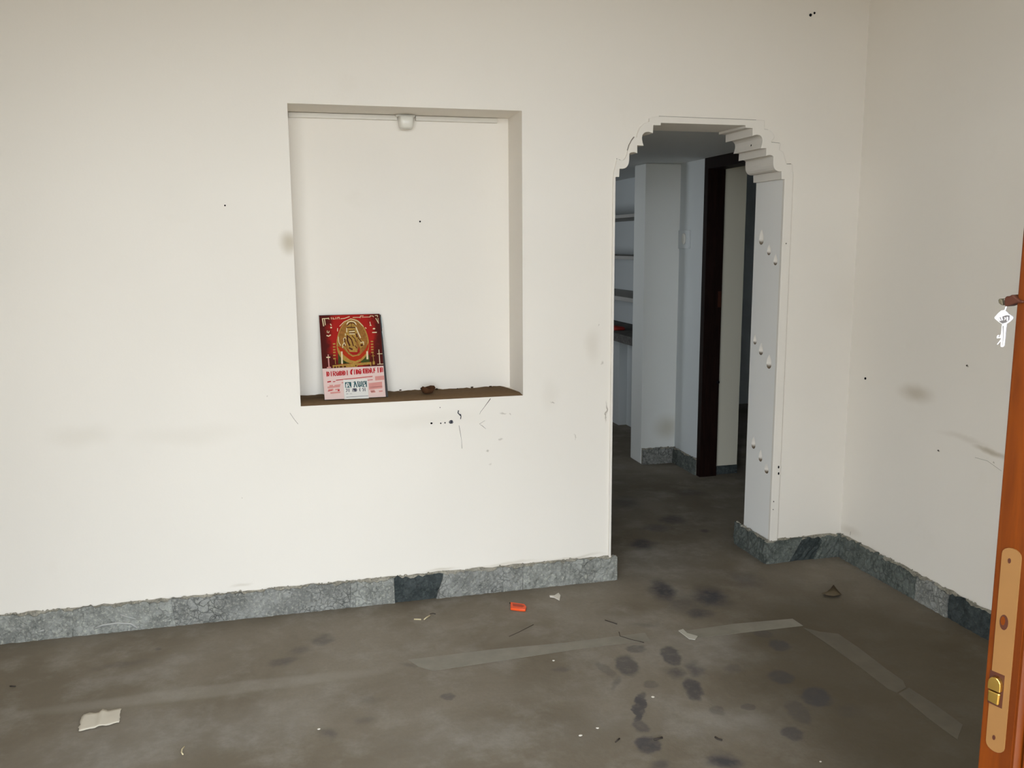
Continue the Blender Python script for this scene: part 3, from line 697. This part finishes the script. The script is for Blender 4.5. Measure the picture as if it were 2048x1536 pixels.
motif('figure_shade', [('line', [(700, 360), (760, 300), (850, 300), (905, 360)], 26), ('line', [(690, 420), (740, 410), (870, 420), (920, 440)], 24), ('line', [(730, 500), (880, 490)], 16), ('line', [(735, 552), (880, 552)], 20),
                       ('line', [(690, 620), (690, 740), (740, 870)], 40), ('line', [(720, 640), (790, 720), (830, 880)], 28), ('line', [(800, 620), (870, 700), (900, 790)], 20), ('line', [(730, 930), (800, 970)], 40),
                       ('line', [(910, 580), (930, 660)], 34), ('line', [(950, 680), (1030, 780)], 22), ('line', [(620, 680), (630, 760), (600, 870)], 26), ('ell', 1035, 870, 34, 28), ('line', [(870, 880), (910, 940)], 20), ('line', [(800, 310), (800, 400)], 12)], BRN, .0018)
motif('figure_light', [('line', [(690, 330), (720, 280), (800, 258), (880, 285), (915, 345)], 26), ('line', [(745, 525), (870, 515)], 26), ('line', [(745, 578), (870, 582)], 22), ('line', [(680, 430), (680, 530)], 20), ('line', [(645, 570), (648, 610)], 18),
                       ('line', [(910, 420), (960, 560), (1010, 680)], 28), ('line', [(600, 760), (595, 690), (640, 665), (660, 700)], 14), ('line', [(570, 920), (575, 850), (610, 790), (640, 860)], 18), ('line', [(1005, 810), (1080, 790), (1085, 860)], 18),
                       ('line', [(470, 640), (480, 780), (520, 860)], 16), ('line', [(510, 380), (620, 270), (790, 195), (960, 260), (1090, 400)], 16), ('line', [(1140, 430), (1160, 455)], 18), ('line', [(460, 430), (455, 500)], 18)], CREAM, .0019)
motif('pillar_lamps', [('box', 525, 1010, 562, 1320), ('box', 1140, 1030, 1185, 1230), ('line', [(100, 185), (125, 360)], 24), ('line', [(150, 190), (165, 335)], 20), ('line', [(95, 175), (240, 172)], 20), ('line', [(245, 160), (260, 195)], 16), ('line', [(315, 150), (318, 195)], 14),
                        ('line', [(360, 155), (355, 192), (400, 190)], 14), ('line', [(425, 150), (425, 195)], 14), ('line', [(460, 195), (465, 155), (510, 152), (505, 195)], 12), ('line', [(540, 190), (640, 180), (760, 140)], 16), ('line', [(840, 165), (1010, 165)], 14),
                        ('line', [(1020, 180), (1030, 130), (1100, 130)], 14), ('line', [(1060, 165), (1250, 165)], 12), ('line', [(1260, 170), (1270, 135), (1340, 140), (1350, 165)], 14), ('line', [(1390, 130), (1450, 130), (1450, 170)], 16), ('line', [(1405, 200), (1440, 270), (1470, 330)], 18), ('line', [(1460, 200), (1465, 320)], 12),
                        ('line', [(290, 315), (310, 350)], 22), ('ell', 305, 405, 24, 20), ('line', [(210, 480), (205, 520), (240, 535), (255, 490)], 14), ('line', [(195, 600), (235, 620), (285, 590)], 26),
                        ('line', [(1255, 290), (1270, 370)], 18), ('line', [(1250, 380), (1290, 380)], 16), ('ell', 1350, 465, 30, 18), ('line', [(1310, 560), (1410, 560)], 24), ('line', [(175, 1145), (255, 1145)], 28), ('line', [(1410, 1103), (1530, 1105)], 14), ('line', [(1452, 1000), (1465, 1365)], 16), ('line', [(1400, 1365), (1545, 1365)], 14)], CREAM, .0016)
motif('garlands', [('box', 335, y, 395, y+34) for y in (800, 875, 945, 1010, 1085, 1165)]+[('box', 1260, y, 1320, y+32) for y in (770, 840, 910, 975, 1045)]+[('line', [(1300, 1090), (1315, 1290)], 14), ('line', [(1265, 1150), (1345, 1150)], 12), ('box', 1285, 1290, 1340, 1370), ('line', [(380, 1210), (385, 1320)], 14),
                   ('line', [(330, 1375), (1240, 1330)], 60), ('line', [(340, 1395), (900, 1385)], 46), ('line', [(1240, 1310), (1240, 1390)], 24)], GOLD, .0017)
motif('red_candles', [('line', [(215, 1080), (228, 1390)], 26), ('line', [(185, 1400), (265, 1395)], 30), ('line', [(1450, 1010), (1458, 1330)], 10)], TXP, .00165)
motif('altar_windows', [('box', 345, 1380, 395, 1420), ('box', 420, 1375, 455, 1415), ('box', 480, 1375, 550, 1412), ('box', 580, 1372, 635, 1410), ('box', 860, 1360, 890, 1392), ('box', 1045, 1370, 1115, 1385)], BRN, .0021)
# printed lettering: stroke glyphs copied from the sheet (unit box, y up)
GL = {'D': [[(.1, 0), (.1, 1), (.7, .95), (.95, .5), (.7, .05), (.1, 0)], [(.45, .2), (.45, .8)]], 'I': [[(.5, 0), (.5, 1)]], 'R': [[(.1, 0), (.1, 1), (.8, .95), (.8, .55), (.3, .5), (.9, 0)], [(.5, .1), (.9, .1)]],
      'A': [[(.1, .1), (.1, .8), (.5, 1), (.9, .8), (.9, .1), (.5, 0), (.1, .1)], [(.5, 0), (.5, .6), (.9, .5)]], 'd': [[(.5, 1), (.1, .6), (.2, .1), (.6, 0)], [(.9, 1.1), (.5, .5), (.6, 0)], [(.5, 1), (.95, 1.15)]],
      'O': [[(.2, .1), (.1, .6), (.4, 1), (.8, .9), (.9, .3), (.6, 0), (.2, .1)], [(.5, .3), (.9, .45)]], 'm': [[(0, .05), (.25, .1), (.1, .7), (.3, 1), (.5, .7), (.4, .1)], [(.5, .9), (.8, 1), (1, .6), (.85, .05), (.5, 0)]],
      'n': [[(.1, 0), (.1, .6), (.3, 1), (.6, .9), (.65, .3), (.9, 0)], [(.3, .1), (.3, .6)]], 'r': [[(.2, 0), (.25, .9), (.8, 1)], [(.25, .9), (.6, .4)]], 'B': [[(.1, 0), (.1, .9)], [(.4, .1), (.45, .95), (.9, .9), (.9, .1), (.4, .1)], [(.45, .5), (.9, .5)]],
      'V': [[(.1, .9), (.55, 1), (.3, 0)], [(.55, 1), (.95, 0)]], 'P': [[(.1, .4), (.2, .95), (.6, 1), (.7, .5), (.2, .3), (.1, 0), (.6, 0)], [(.95, 0), (.95, 1)]], 'W': [[(.05, 1), (.2, .1), (.5, 0), (.55, .9), (.3, 1)], [(.55, .3), (.9, .1), (.95, 1)]],
      'J': [[(.1, .9), (.7, 1), (.8, .4), (.3, .1)], [(.1, 0), (.7, .1)]], 'C': [[(.3, 0), (.1, .5), (.3, 1)]], 'Q': [[(.7, 0), (.95, .5), (.6, 1), (.2, .8)]]}
def lettering(name, lines, mat, d, wst):
    """lines: (string, u0, v0, u1, v1, height) baseline in metres on the sheet"""
    bm = bmesh.new()
    for s, u0, v0, u1, v1, h in lines:
        n = len(s); st = (u1-u0)/n
        for i, ch in enumerate(s):
            if ch == ' ': continue
            b0 = Vector((u0+st*i, v0+(v1-v0)*i/n))
            for stroke in GL[ch]:
                P_ = [b0+Vector((p[0]*st*.86, p[1]*h)) for p in stroke]
                for j, (a, b) in enumerate(zip(P_[:-1], P_[1:])):
                    dd = (b-a).normalized(); w = wst*(1.35 if abs(dd.y) > .7 else .75)/2; nn = Vector((-dd.y, dd.x))*w; e = dd*w*.6
                    q_ = d+len(bm.faces)*4e-6
                    bm.faces.new([bm.verts.new(cpt(q.x, q.y, q_)) for q in (a-e+nn, a-e-nn, b+e-nn, b+e+nn)])
    bm.normal_update()
    for f in bm.faces:
        if f.normal.dot(CN) < 0: f.normal_flip()
    me = bpy.data.meshes.new(name); bm.to_mesh(me); bm.free(); o = adopt(cal, link(name, me, mat)); o['kind'] = 'stuff'; return o
lettering('red_lettering', [('DIRADDI', W_*.055, SPL-.033, W_*.42, SPL-.031, .019), ('dIDA', W_*.44, SPL-.030, W_*.625, SPL-.029, .020), ('mDnrIB', W_*.645, SPL-.028, W_*.985, SPL-.025, .021)], TXR, .0015, .0027)
def bars(name, lst, mat, d):
    bm = bmesh.new()
    for u0, v0, u1, v1, h in lst:
        u0, u1 = u0*W_, u1*W_
        f = bm.faces.new([bm.verts.new(cpt(u, v, d)) for u, v in ((u0, v0), (u1, v1), (u1, v1+h), (u0, v0+h))])
    bm.normal_update()
    for f in bm.faces:
        if f.normal.dot(CN) < 0: f.normal_flip()
    me = bpy.data.meshes.new(name); bm.to_mesh(me); bm.free(); o = adopt(cal, link(name, me, mat)); o['kind'] = 'stuff'; return o
bars('red_rules', [(.20, SPL-.053, .80, SPL-.043, .003), (.29, SPL-.064, .80, SPL-.057, .0022), (.06, SPL-.060, .12, SPL-.058, .005), (.15, SPL-.059, .19, SPL-.058, .003), (.06, .035, .13, .038, .003), (.22, .034, .25, .035, .006)], TXR, .0015)
bars('pink_print', [(.09, SPL-.077, .15, SPL-.076, .006), (.17, SPL-.076, .27, SPL-.074, .005), (.07, SPL-.096, .15, SPL-.095, .009), (.18, SPL-.094, .25, SPL-.093, .006), (.10, SPL-.108, .26, SPL-.106, .007), (.06, .048, .26, .051, .007),
                    (.73, SPL-.098, .95, SPL-.094, .028), (.76, SPL-.112, .83, SPL-.111, .007), (.89, SPL-.110, .95, SPL-.109, .006), (.76, .042, .95, .045, .003), (.75, .024, .82, .025, .008), (.84, SPL-.060, .99, SPL-.058, .018)], TXP, .0014)
# tear-off date pad
pu0, pu1, pv0, pv1 = W_*.318, W_*.722, -.003, .080
pad = cslab('date_pad', [(pu0, pv0+.001), (pu1-.002, pv0), (pu1-.003, pv1), (pu0, pv1+.001)], .0022, .0075, WPAD)
def padlet(name, lines, mat, w): o = lettering(name, lines, mat, .0079, w); return o
pw, ph = pu1-pu0, pv1-pv0
fld = adopt(cal, slab('date_ground', [[(pu0+pw*.06, pv0+ph*.59), (pu0+pw*.31, pv0+ph*.59), (pu0+pw*.31, pv0+ph*.87), (pu0+pw*.06, pv0+ph*.87)]], lambda u, v, d: tuple(cpt(u, v, d)), .0075, .0078, TEAL))
padlet('date_figures', [('n', pu0+pw*.09, pv0+ph*.62, pu0+pw*.31, pv0+ph*.62, ph*.20)], WPAD, .0028)
padlet('date_lettering', [('VWP', pu0+pw*.37, pv0+ph*.60, pu0+pw*.95, pv0+ph*.60, ph*.28)], TEAL, .0032)
padlet('month_lettering', [('JI PD CQI', pu0+pw*.07, pv0+ph*.38, pu0+pw*.90, pv0+ph*.38, ph*.15)], INK2, .0022)
bars('pad_rule', [((pu0+pw*.08)/W_, pv0+ph*.10, (pu0+pw*.97)/W_, pv0+ph*.115, .0016), ((pu0+pw*.08)/W_, pv0+ph*.26, (pu0+pw*.17)/W_, pv0+ph*.265, .0016), ((pu0+pw*.22)/W_, pv0+ph*.265, (pu0+pw*.32)/W_, pv0+ph*.27, .001)], INK2, .0079)
# thin black edged board behind the calendar
brd = empty('picture_board', tuple(cpt(W_*.55, 0, -.012))); tag(brd, 'thin black edged picture board standing behind the red calendar', 'picture')
adopt(brd, slab('board', [[(.06, .002), (W_+.010, .002), (W_+.0015, H_-.002), (.06, H_-.004)]], lambda u, v, d: tuple(cpt(u, v, d)), -.0115, -.0055, EDGE))
for v0, v1 in ((.70, .79), (.83, .965)):
    adopt(brd, slab('glass_edge', [[(W_+.0038-(v0-.7)*.004, H_*v0), (W_+.0068-(v0-.7)*.004, H_*v0), (W_+.0055-(v1-.7)*.004, H_*v1), (W_+.0020-(v1-.7)*.004, H_*v1)]], lambda u, v, d: tuple(cpt(u, v, d)), -.0054, -.0045, GLS))

# little broken clay cup and crumbs on the niche ledge
cp = on_z(855, 786, NZ0+.008)
t = empty('clay_cup', (cp.x, cp.y, NZ0)); tag(t, 'small broken brown clay cup lying on the niche ledge', 'cup')
vs, fs = [], []; n = 18
for (r, z) in [(.006, .006), (.016, .007), (.020, .014), (.025, .026), (.0235, .0265), (.018, .015), (.012, .010), (.004, .009)]:
    for i in range(n):
        a = 2*PI*i/n; k = 1.15+.12*math.sin(3*a+1)+random.uniform(-.04, .04); zz = z*(1+.22*math.sin(2*a)+random.uniform(-.08, .08)) if z > .02 else z
        vs.append((cp.x+r*k*1.12*math.cos(a), cp.y+r*k*.8*math.sin(a), NZ0+zz*1.2))
for j in range(7):
    for i in range(n): fs.append([j*n+i, j*n+(i+1) % n, (j+1)*n+(i+1) % n, (j+1)*n+i])
fs.append([i for i in range(n)][::-1]); fs.append([7*n+i for i in range(n)])
adopt(t, mesh('bowl', vs, fs, MAT['clay'], None, True))
def pebble(name, c, s, mat, sq=.65):
    bm = bmesh.new(); bmesh.ops.create_icosphere(bm, subdivisions=2, radius=s)
    for v in bm.verts: v.co = Vector((v.co.x*1.3, v.co.y, v.co.z*sq))*random.uniform(.82, 1.12)+Vector(c)
    return from_bm(name, bm, mat, None, True)
where = {801: 'left of the clay cup', 873: 'just right of the clay cup', 915: 'between cup and right corner', 944: 'nearest the niche corner but one', 981: 'nearest the right corner of the niche'}
for px, py, s in [(801, 781, .0045), (873, 779, .0055), (915, 778, .003), (944, 775.5, .0055), (981, 774, .0055)]:
    p = on_z(px, py, NZ0+.009); p.y = min(p.y, ND-.010)
    tag(pebble('mud_crumb', (p.x, p.y, NZ0+.011), s, MAT['crumb']), 'tiny dark mud crumb on the niche ledge, '+where[px], 'crumb', 'mud crumbs on the niche ledge')

# ------------------------------------------------------------------ things lying on the floor
def sheet(name, px_pts, mat, th=.0012, parent=None, z=.0006):
    return slab(name, [[tuple(on_z(x, y).xy) for x, y in px_pts]], xy, z, z+th, mat, parent)
# creased paper
Q = [on_z(*p) for p in [(155, 1465), (166, 1431), (244, 1419), (238, 1447)]]
vs, fs = [], []; n, mrows = 14, 8
for i in range(n+1):
    for j in range(mrows+1):
        u, v = i/n, j/mrows
        p = (Q[0].lerp(Q[3], u)).lerp(Q[1].lerp(Q[2], u), v)
        e = min(u, 1-u, v, 1-v); jit = random.uniform(-.003, .003) if e == 0 else 0
        p = p + Vector((jit, jit, .002 + .0016*abs(math.sin(u*9))*(.4+v*.6) + (.009*max(0, 1-abs(u-.52)*13)*(.35+.65*v)) + random.uniform(0, .0015)))
        vs.append(p)
for i in range(n):
    for j in range(mrows): a = i*(mrows+1)+j; fs.append([a, a+mrows+1, a+mrows+2, a+1])
o = mesh('paper_scrap', vs, fs, MAT['paper'], None, True); sm = o.modifiers.new('thick', 'SOLIDIFY'); sm.thickness = .0008; sm.offset = 1
tag(o, 'creased beige paper scrap lying on the floor at lower left', 'paper')
# orange packet
t = empty('orange_packet', tuple(on_z(1036, 1217))); tag(t, 'small bright orange plastic packet lying on the floor below the skirting', 'packet')
P4 = [(1021, 1209), (1049, 1213), (1053, 1218), (1051, 1224), (1040, 1223.5), (1021, 1221)]
o = slab('packet_body', [[tuple(on_z(x, y).xy) for x, y in P4]], xy, .001, .012, MAT['orange']); bvm = o.modifiers.new('soft_edge', 'BEVEL'); bvm.width = .003; bvm.segments = 2; adopt(t, o)
adopt(t, sheet('print', [(1025, 1212.5), (1043, 1214.5), (1049, 1217.5), (1045, 1220), (1026, 1217.5)], MAT['orange_print'], .0004, None, .0122))
adopt(t, sheet('black_tip', [(1019, 1207), (1026, 1207.8), (1048, 1211.5), (1047, 1213), (1022, 1210)], MAT['black'], .004, None, .001))
# white torn scrap
o = slab('white_scrap', [[tuple(on_z(x, y).xy) for x, y in [(1100, 1195), (1108, 1196), (1119, 1202), (1121, 1193), (1117, 1188), (1109, 1193), (1099, 1193)]]], xy, .001, .006, MAT['white_scrap'])
tag(o, 'tiny torn white paper scrap on the floor near the arch', 'scrap')
# splinters and twigs
def twig(name, pts, r, mat, label, cat): return tag(tube(name, [on_z(x, y, r+.0008) for x, y in pts], r, mat, None, 6), label, cat)
twig('wood_splinter', [(828, 1238.5), (842, 1239)], .0032, MAT['splinter'], 'short pale straight splinter on the floor below the skirting', 'splinter')
twig('wood_splinter', [(848, 1239), (853, 1235), (860, 1231)], .0028, MAT['splinter'], 'pale bent splinter beside the straight splinter on the floor', 'splinter')
twig('curled_thread', [(860, 1228), (866, 1226.5), (871, 1228)], .0015, MAT['twig'], 'dark curled thread just behind the pale splinters', 'thread')
twig('curled_twig', [(369, 1493), (364, 1498), (363, 1505), (366, 1509)], .0022, MAT['splinter'], 'small pale curled twig on the floor at the bottom left', 'twig')
twig('long_twig', [(1018, 1273), (1040, 1263), (1067, 1249)], .0009, MAT['twig'], 'thin dark twig lying slanted before the orange packet', 'twig')
twig('bent_twig', [(1238, 1264), (1240, 1272), (1262, 1279), (1288, 1285)], .0014, MAT['twig'], 'dark bent twig lying on the tape strip near the arch', 'twig')
twig('short_twig', [(1210, 1240), (1222, 1244), (1234, 1248)], .0017, MAT['twig'], 'short dark twig left of the dark smudge before the arch', 'twig')
twig('black_straw', [(1231, 1484), (1239, 1477)], .0025, MAT['twig'], 'tiny dark straw on the floor near the bottom middle', 'twig')
twig('black_straw', [(1430, 1474), (1436, 1478), (1444, 1480)], .0028, MAT['twig'], 'tiny dark crooked straw among the foot marks at the bottom', 'twig')
twig('black_straw', [(20, 1372), (31, 1372.5)], .0022, MAT['twig'], 'tiny dark straw at the far left of the floor', 'twig')
twig('black_straw', [(1308, 1479), (1325, 1475)], .0030, MAT['twig'], 'tiny dark straw above the lowest dark foot mark', 'twig')
# dry leaf
L_ = [on_z(*p) for p in [(1643, 1192), (1655, 1196), (1668, 1197.5), (1681, 1195), (1683, 1190), (1675, 1182), (1667, 1171), (1661, 1179), (1652, 1187)]]
c = sum(L_, Vector())/len(L_)
vs = [p+Vector((0, 0, .002+.010*(i < 4))) for i, p in enumerate(L_)]+[c+Vector((0, 0, .016))]
o = mesh('dry_leaf', vs, [[i, (i+1) % 9, 9] for i in range(9)], MAT['leaf'], None, True); sm = o.modifiers.new('thick', 'SOLIDIFY'); sm.thickness = .0012; sm.offset = 1
tag(o, 'curled brown dry leaf on the floor near the right corner', 'leaf')
# specks of white paint
for (px, py, s), wh in zip([(1107, 1322, .0042), (1195, 1457, .0042), (1161, 1472, .0050), (1641, 1524, .0030), (1306, 1395, .0050), (214, 1263, .0035), (638, 1459, .0040)],
                      ['on the tape strip edge', 'near the bottom middle', 'left of the bottom middle speck', 'at the bottom right', 'among the foot marks', 'at the foot of the left skirting', 'near the dark stain at bottom left']):
    p = on_z(px, py)
    tag(pebble('paint_flake', (p.x, p.y, s*.45), s, MAT['white_scrap'], .4), 'tiny white paint flake '+wh+' on the floor', 'flake', 'white flakes on the floor')

# dusty tape strips
def tape(pts, label, mat='tape'):
    o = sheet('floor_tape', pts, MAT[mat], .0010); return tag(o, label, 'tape', 'dusty tape strips on the floor')
tape([(815, 1320), (842, 1317), (980, 1300), (1130, 1286), (1290, 1266), (1300, 1282), (1180, 1295), (1040, 1316), (866, 1342), (838, 1334)], 'dusty tape strip crossing the floor below the niche, longest to the left')
t1 = tape([(1358, 1264), (1470, 1248), (1585, 1238), (1606, 1252), (1500, 1264), (1392, 1277), (1376, 1272)], 'dusty tape strip with a torn white end before the arch')
sheet('torn_end', [(1357, 1263), (1366, 1260), (1374, 1268), (1395, 1274), (1390, 1281), (1378, 1279)], MAT['tape_torn'], .003, t1, .0016)
tape([(1606, 1256), (1640, 1264), (1676, 1268), (1720, 1298), (1772, 1338), (1806, 1362), (1812, 1376), (1794, 1386), (1776, 1378), (1720, 1335), (1660, 1292)], 'dusty tape strip running from the corner towards the open door, upper piece', 'tape_dim')
tape([(1797, 1388), (1818, 1376), (1870, 1410), (1925, 1450), (1915, 1480), (1860, 1440)], 'dusty tape strip near the open door, lower piece', 'tape_dim')

# ------------------------------------------------------------------ the open entrance door, seen at its lock edge
DP = EYE + ray(1974, 1300)*0.95
AL = math.radians(74)
DV = Vector((math.sin(AL), math.cos(AL), 0)); DT = Vector((math.cos(AL), -math.sin(AL), 0))
def dpt(s, l, z): return Vector((DP.x, DP.y, 0))+DT*s+DV*l+Vector((0, 0, z))
def on_edge(px, py, l=0.0):
    d = ray(px, py); o0 = dpt(0, l, 0); t_ = (o0-EYE).dot(DV)/d.dot(DV); p = EYE+d*t_; q = p-o0; return q.dot(DT), p.z
DTH, DW = .0375, .86
door = S(empty('door_1', tuple(dpt(DTH/2, 0, 0))), 'open varnished orange wooden entrance door seen at its lock edge')
def dbox(name, s0, s1, l0, l1, z0, z1, mat, bev=.0015, parent=None):
    bm = bmesh.new(); bm_box(bm, 0, 1, 0, 1, 0, 1)
    for v in bm.verts: v.co = dpt(s0+(s1-s0)*v.co.x, l0+(l1-l0)*v.co.y, z0+(z1-z0)*v.co.z)
    if bev: bmesh.ops.bevel(bm, geom=list(bm.edges), offset=bev, segments=2, affect='EDGES')
    return adopt(parent or door, from_bm(name, bm, mat))
dbox('lock_stile', 0, DTH, 0, .12, .012, 2.06, MAT['door'], .002)
dbox('hinge_stile', 0, DTH, DW-.12, DW, .012, 2.06, MAT['door'], .002)
for z0, z1 in ((.012, .23), (.96, 1.12), (1.93, 2.06)): dbox('rail', .001, DTH-.001, .12, DW-.12, z0, z1, MAT['door'], .002)
for z0, z1 in ((.23, .96), (1.12, 1.93)): dbox('panel', .010, DTH-.010, .118, DW-.118, z0, z1, MAT['door'], 0)
for l0 in (.016, .060): dbox('moulding', DTH-.0005, DTH+.006, l0, l0+.018, .03, 2.04, MAT['door'], .003)
# face plate
sz = [on_edge(*p) for p in [(2003, 1096), (2024, 1094), (2036, 1106), (2038.5, 1130), (2004.5, 1500), (2002, 1507), (1988, 1495), (1976, 1478), (1972, 1462), (2003, 1098)]]
zt_, zb_ = on_edge(2018, 1094)[1], on_edge(1998, 1506)[1]
s0, s1 = on_edge(1989, 1300)[0], on_edge(2027.5, 1300)[0]
plate_poly = []
r = (s1-s0)*.5
for i in range(9):
    a = PI*i/8; plate_poly.append(((s0+s1)/2+r*math.cos(a), zt_-r*.8+r*.8*math.sin(a)))
for i in range(9):
    a = PI+PI*i/8; plate_poly.append(((s0+s1)/2+r*math.cos(a), zb_+r*.8+r*.8*math.sin(a)))
dmap = lambda u, v, d: tuple(dpt(u, d, v))
fp = adopt(door, slab('face_plate', [plate_poly], dmap, -.0018, .001, MAT['plate']))
def ell(cs, cz, rs, rz, n=16): return [(cs+rs*math.cos(2*PI*i/n), cz+rz*math.sin(2*PI*i/n)) for i in range(n)]
def sub(o): o.parent = fp; o.matrix_parent_inverse = fp.matrix_basis.inverted() @ Matrix.Identity(4); o.matrix_parent_inverse = (Matrix.Translation(door.location) @ fp.matrix_parent_inverse).inverted() if False else Matrix.Identity(4); return o
def on_plate(name, poly, d0, d1, mat):
    o = slab(name, [poly], dmap, d0, d1, mat); o.parent = fp; o.matrix_parent_inverse = Matrix.Identity(4); return o
for px, py, rs, rz in [(2021, 1121, .0016, .0028), (1990, 1474, .0016, .0028)]:
    s, z = on_edge(px, py); on_plate('screw', ell(s, z, rs, rz, 10), -.0024, -.0017, MAT['lock'])
s, z = on_edge(2010, 1244); on_plate('oval_hole', ell(s, z, .0045, .0085), -.0022, -.0017, MAT['lock']); on_plate('oval_plug', ell(s-.0010, z+.0015, .0024, .0050), -.0026, -.0021, MAT['door'])
sa, za = on_edge(1983, 1378); sb, zb2 = on_edge(2005, 1352)
# latch bolt: rounded upper tongue and lower block
sl, zl = on_edge(1996, 1366); wl = .0068
arch = [(sl-wl, zl-.0065), (sl+wl, zl-.0065)]+[(sl+wl*math.cos(PI*i/8), zl+.000+.0085*math.sin(PI*i/8)) for i in range(9)]
lt = on_plate('latch_tongue', arch, -.0075, -.0017, MAT['brass']); bvm = lt.modifiers.new('soft_edge', 'BEVEL'); bvm.width = .0025; bvm.segments = 3
s2, z2 = on_edge(1993, 1389)
lt = on_plate('latch_block', [(s2-wl, z2-.0085), (s2+wl*.8, z2-.0095), (s2+wl*.9, z2+.0045), (s2-wl, z2+.0045)], -.0055, -.0017, MAT['brass']); bvm = lt.modifiers.new('soft_edge', 'BEVEL'); bvm.width = .0015; bvm.segments = 2
on_plate('latch_slot', [(sl-wl*1.25, z2-.012), (sl+wl*1.1, z2-.012), (sl+wl*1.1, zl+.012), (sl-wl*1.25, zl+.012)], -.0021, -.0017, MAT['lock'])
# brown rim lock turn on the inner side of the door
LK = [on_edge(*p) for p in [(2013, 597), (2017, 591.5), (2022, 592.5), (2028, 588.5), (2036, 595), (2044, 600.5), (2050, 601), (2050, 606), (2036, 606), (2026, 609.5), (2014, 613.5), (2012, 605)]]
o = adopt(door, slab('lock_turn', [LK], dmap, -.004, .012, MAT['lock'])); bvm = o.modifiers.new('soft_edge', 'BEVEL'); bvm.width = .0015; bvm.segments = 2
S_ = on_edge(2006, 602)
# hanging key
key = empty('door_key', tuple(dpt(S_[0], .004, S_[1]))); tag(key, 'shiny silver key hanging from the brown lock of the open door', 'key')
def kslab(name, pxs, d0, d1, mat, bev=0):
    o = adopt(key, slab(name, [[on_edge(x, y, .004) for x, y in pxs]], lambda u, v, d: tuple(dpt(u, .004+d, v)), d0, d1, mat))
    if bev: b_ = o.modifiers.new('soft_edge', 'BEVEL'); b_.width = bev; b_.segments = 3
    return o
kslab('lock_spindle', [(2001.5, 600), (2004, 597), (2007, 597), (2010, 600), (2011.5, 611), (2007, 609), (2003, 606)], -.005, .003, plain('dark_bronze', (0.10, 0.085, 0.055), .45, .4, .5), .001)
kp = [dpt(*[on_edge(x, y, .004)[0], .004, on_edge(x, y, .004)[1]]) for x, y in [(2010, 598), (2012, 604), (2013, 612), (2011, 618), (2009, 622)]]
adopt(key, tube('wire_loop', kp, .0009, MAT['steel'], None, 8))
kslab('bow', [(2004, 620), (2010, 620), (2019, 628), (2027, 633.5), (2028, 637), (2022, 643), (2013, 649), (2007, 650), (1998, 644), (1990, 637), (1990, 634), (1996, 627)], -.0016, .0010, MAT['steel'], .001)
kslab('bow_stamp', [(1999, 637), (2003, 634), (2016, 630), (2022, 631), (2021, 640), (2014, 645), (2007, 647), (2001, 643)], -.0020, -.0015, MAT['steel_dark'])
for a in ([(2003.5, 632), (2005.5, 632), (2008, 640), (2006, 641)], [(2000, 637), (2001.5, 636), (2004, 641), (2002, 642)], [(2011, 634), (2013.5, 635), (2013.5, 638.5), (2010.5, 640.5), (2010.5, 639.5), (2012.3, 638), (2012, 636)], [(2016, 633.5), (2018, 633.5), (2018, 641), (2016, 642)]):
    kslab('stamp_letter', a, -.0024, -.0019, MAT['steel'])
kslab('shank', [(2004.5, 649), (2015, 646), (2013, 655), (2011, 675), (2009.5, 691), (2007.5, 694), (2003, 694), (2002, 692), (2003, 665)], -.0016, .0010, MAT['steel'], .0008)
kslab('shank_groove', [(2007.5, 652), (2009.5, 651), (2009.2, 672), (2008.4, 690), (2007.6, 690), (2008, 668)], -.0019, -.0015, MAT['steel_dark'])
kslab('bit', [(2003, 676), (1998.5, 676.5), (1995, 677), (1994.5, 673), (1997, 669.5), (1999, 670), (1997, 674), (2000, 674.5), (2003, 668)], -.0014, .0008, MAT['steel'], .0003)
kslab('bit', [(2002.5, 679), (2002.5, 683), (1996.5, 689.5), (1994.8, 688.5)], -.0014, .0008, MAT['steel'], .0003)
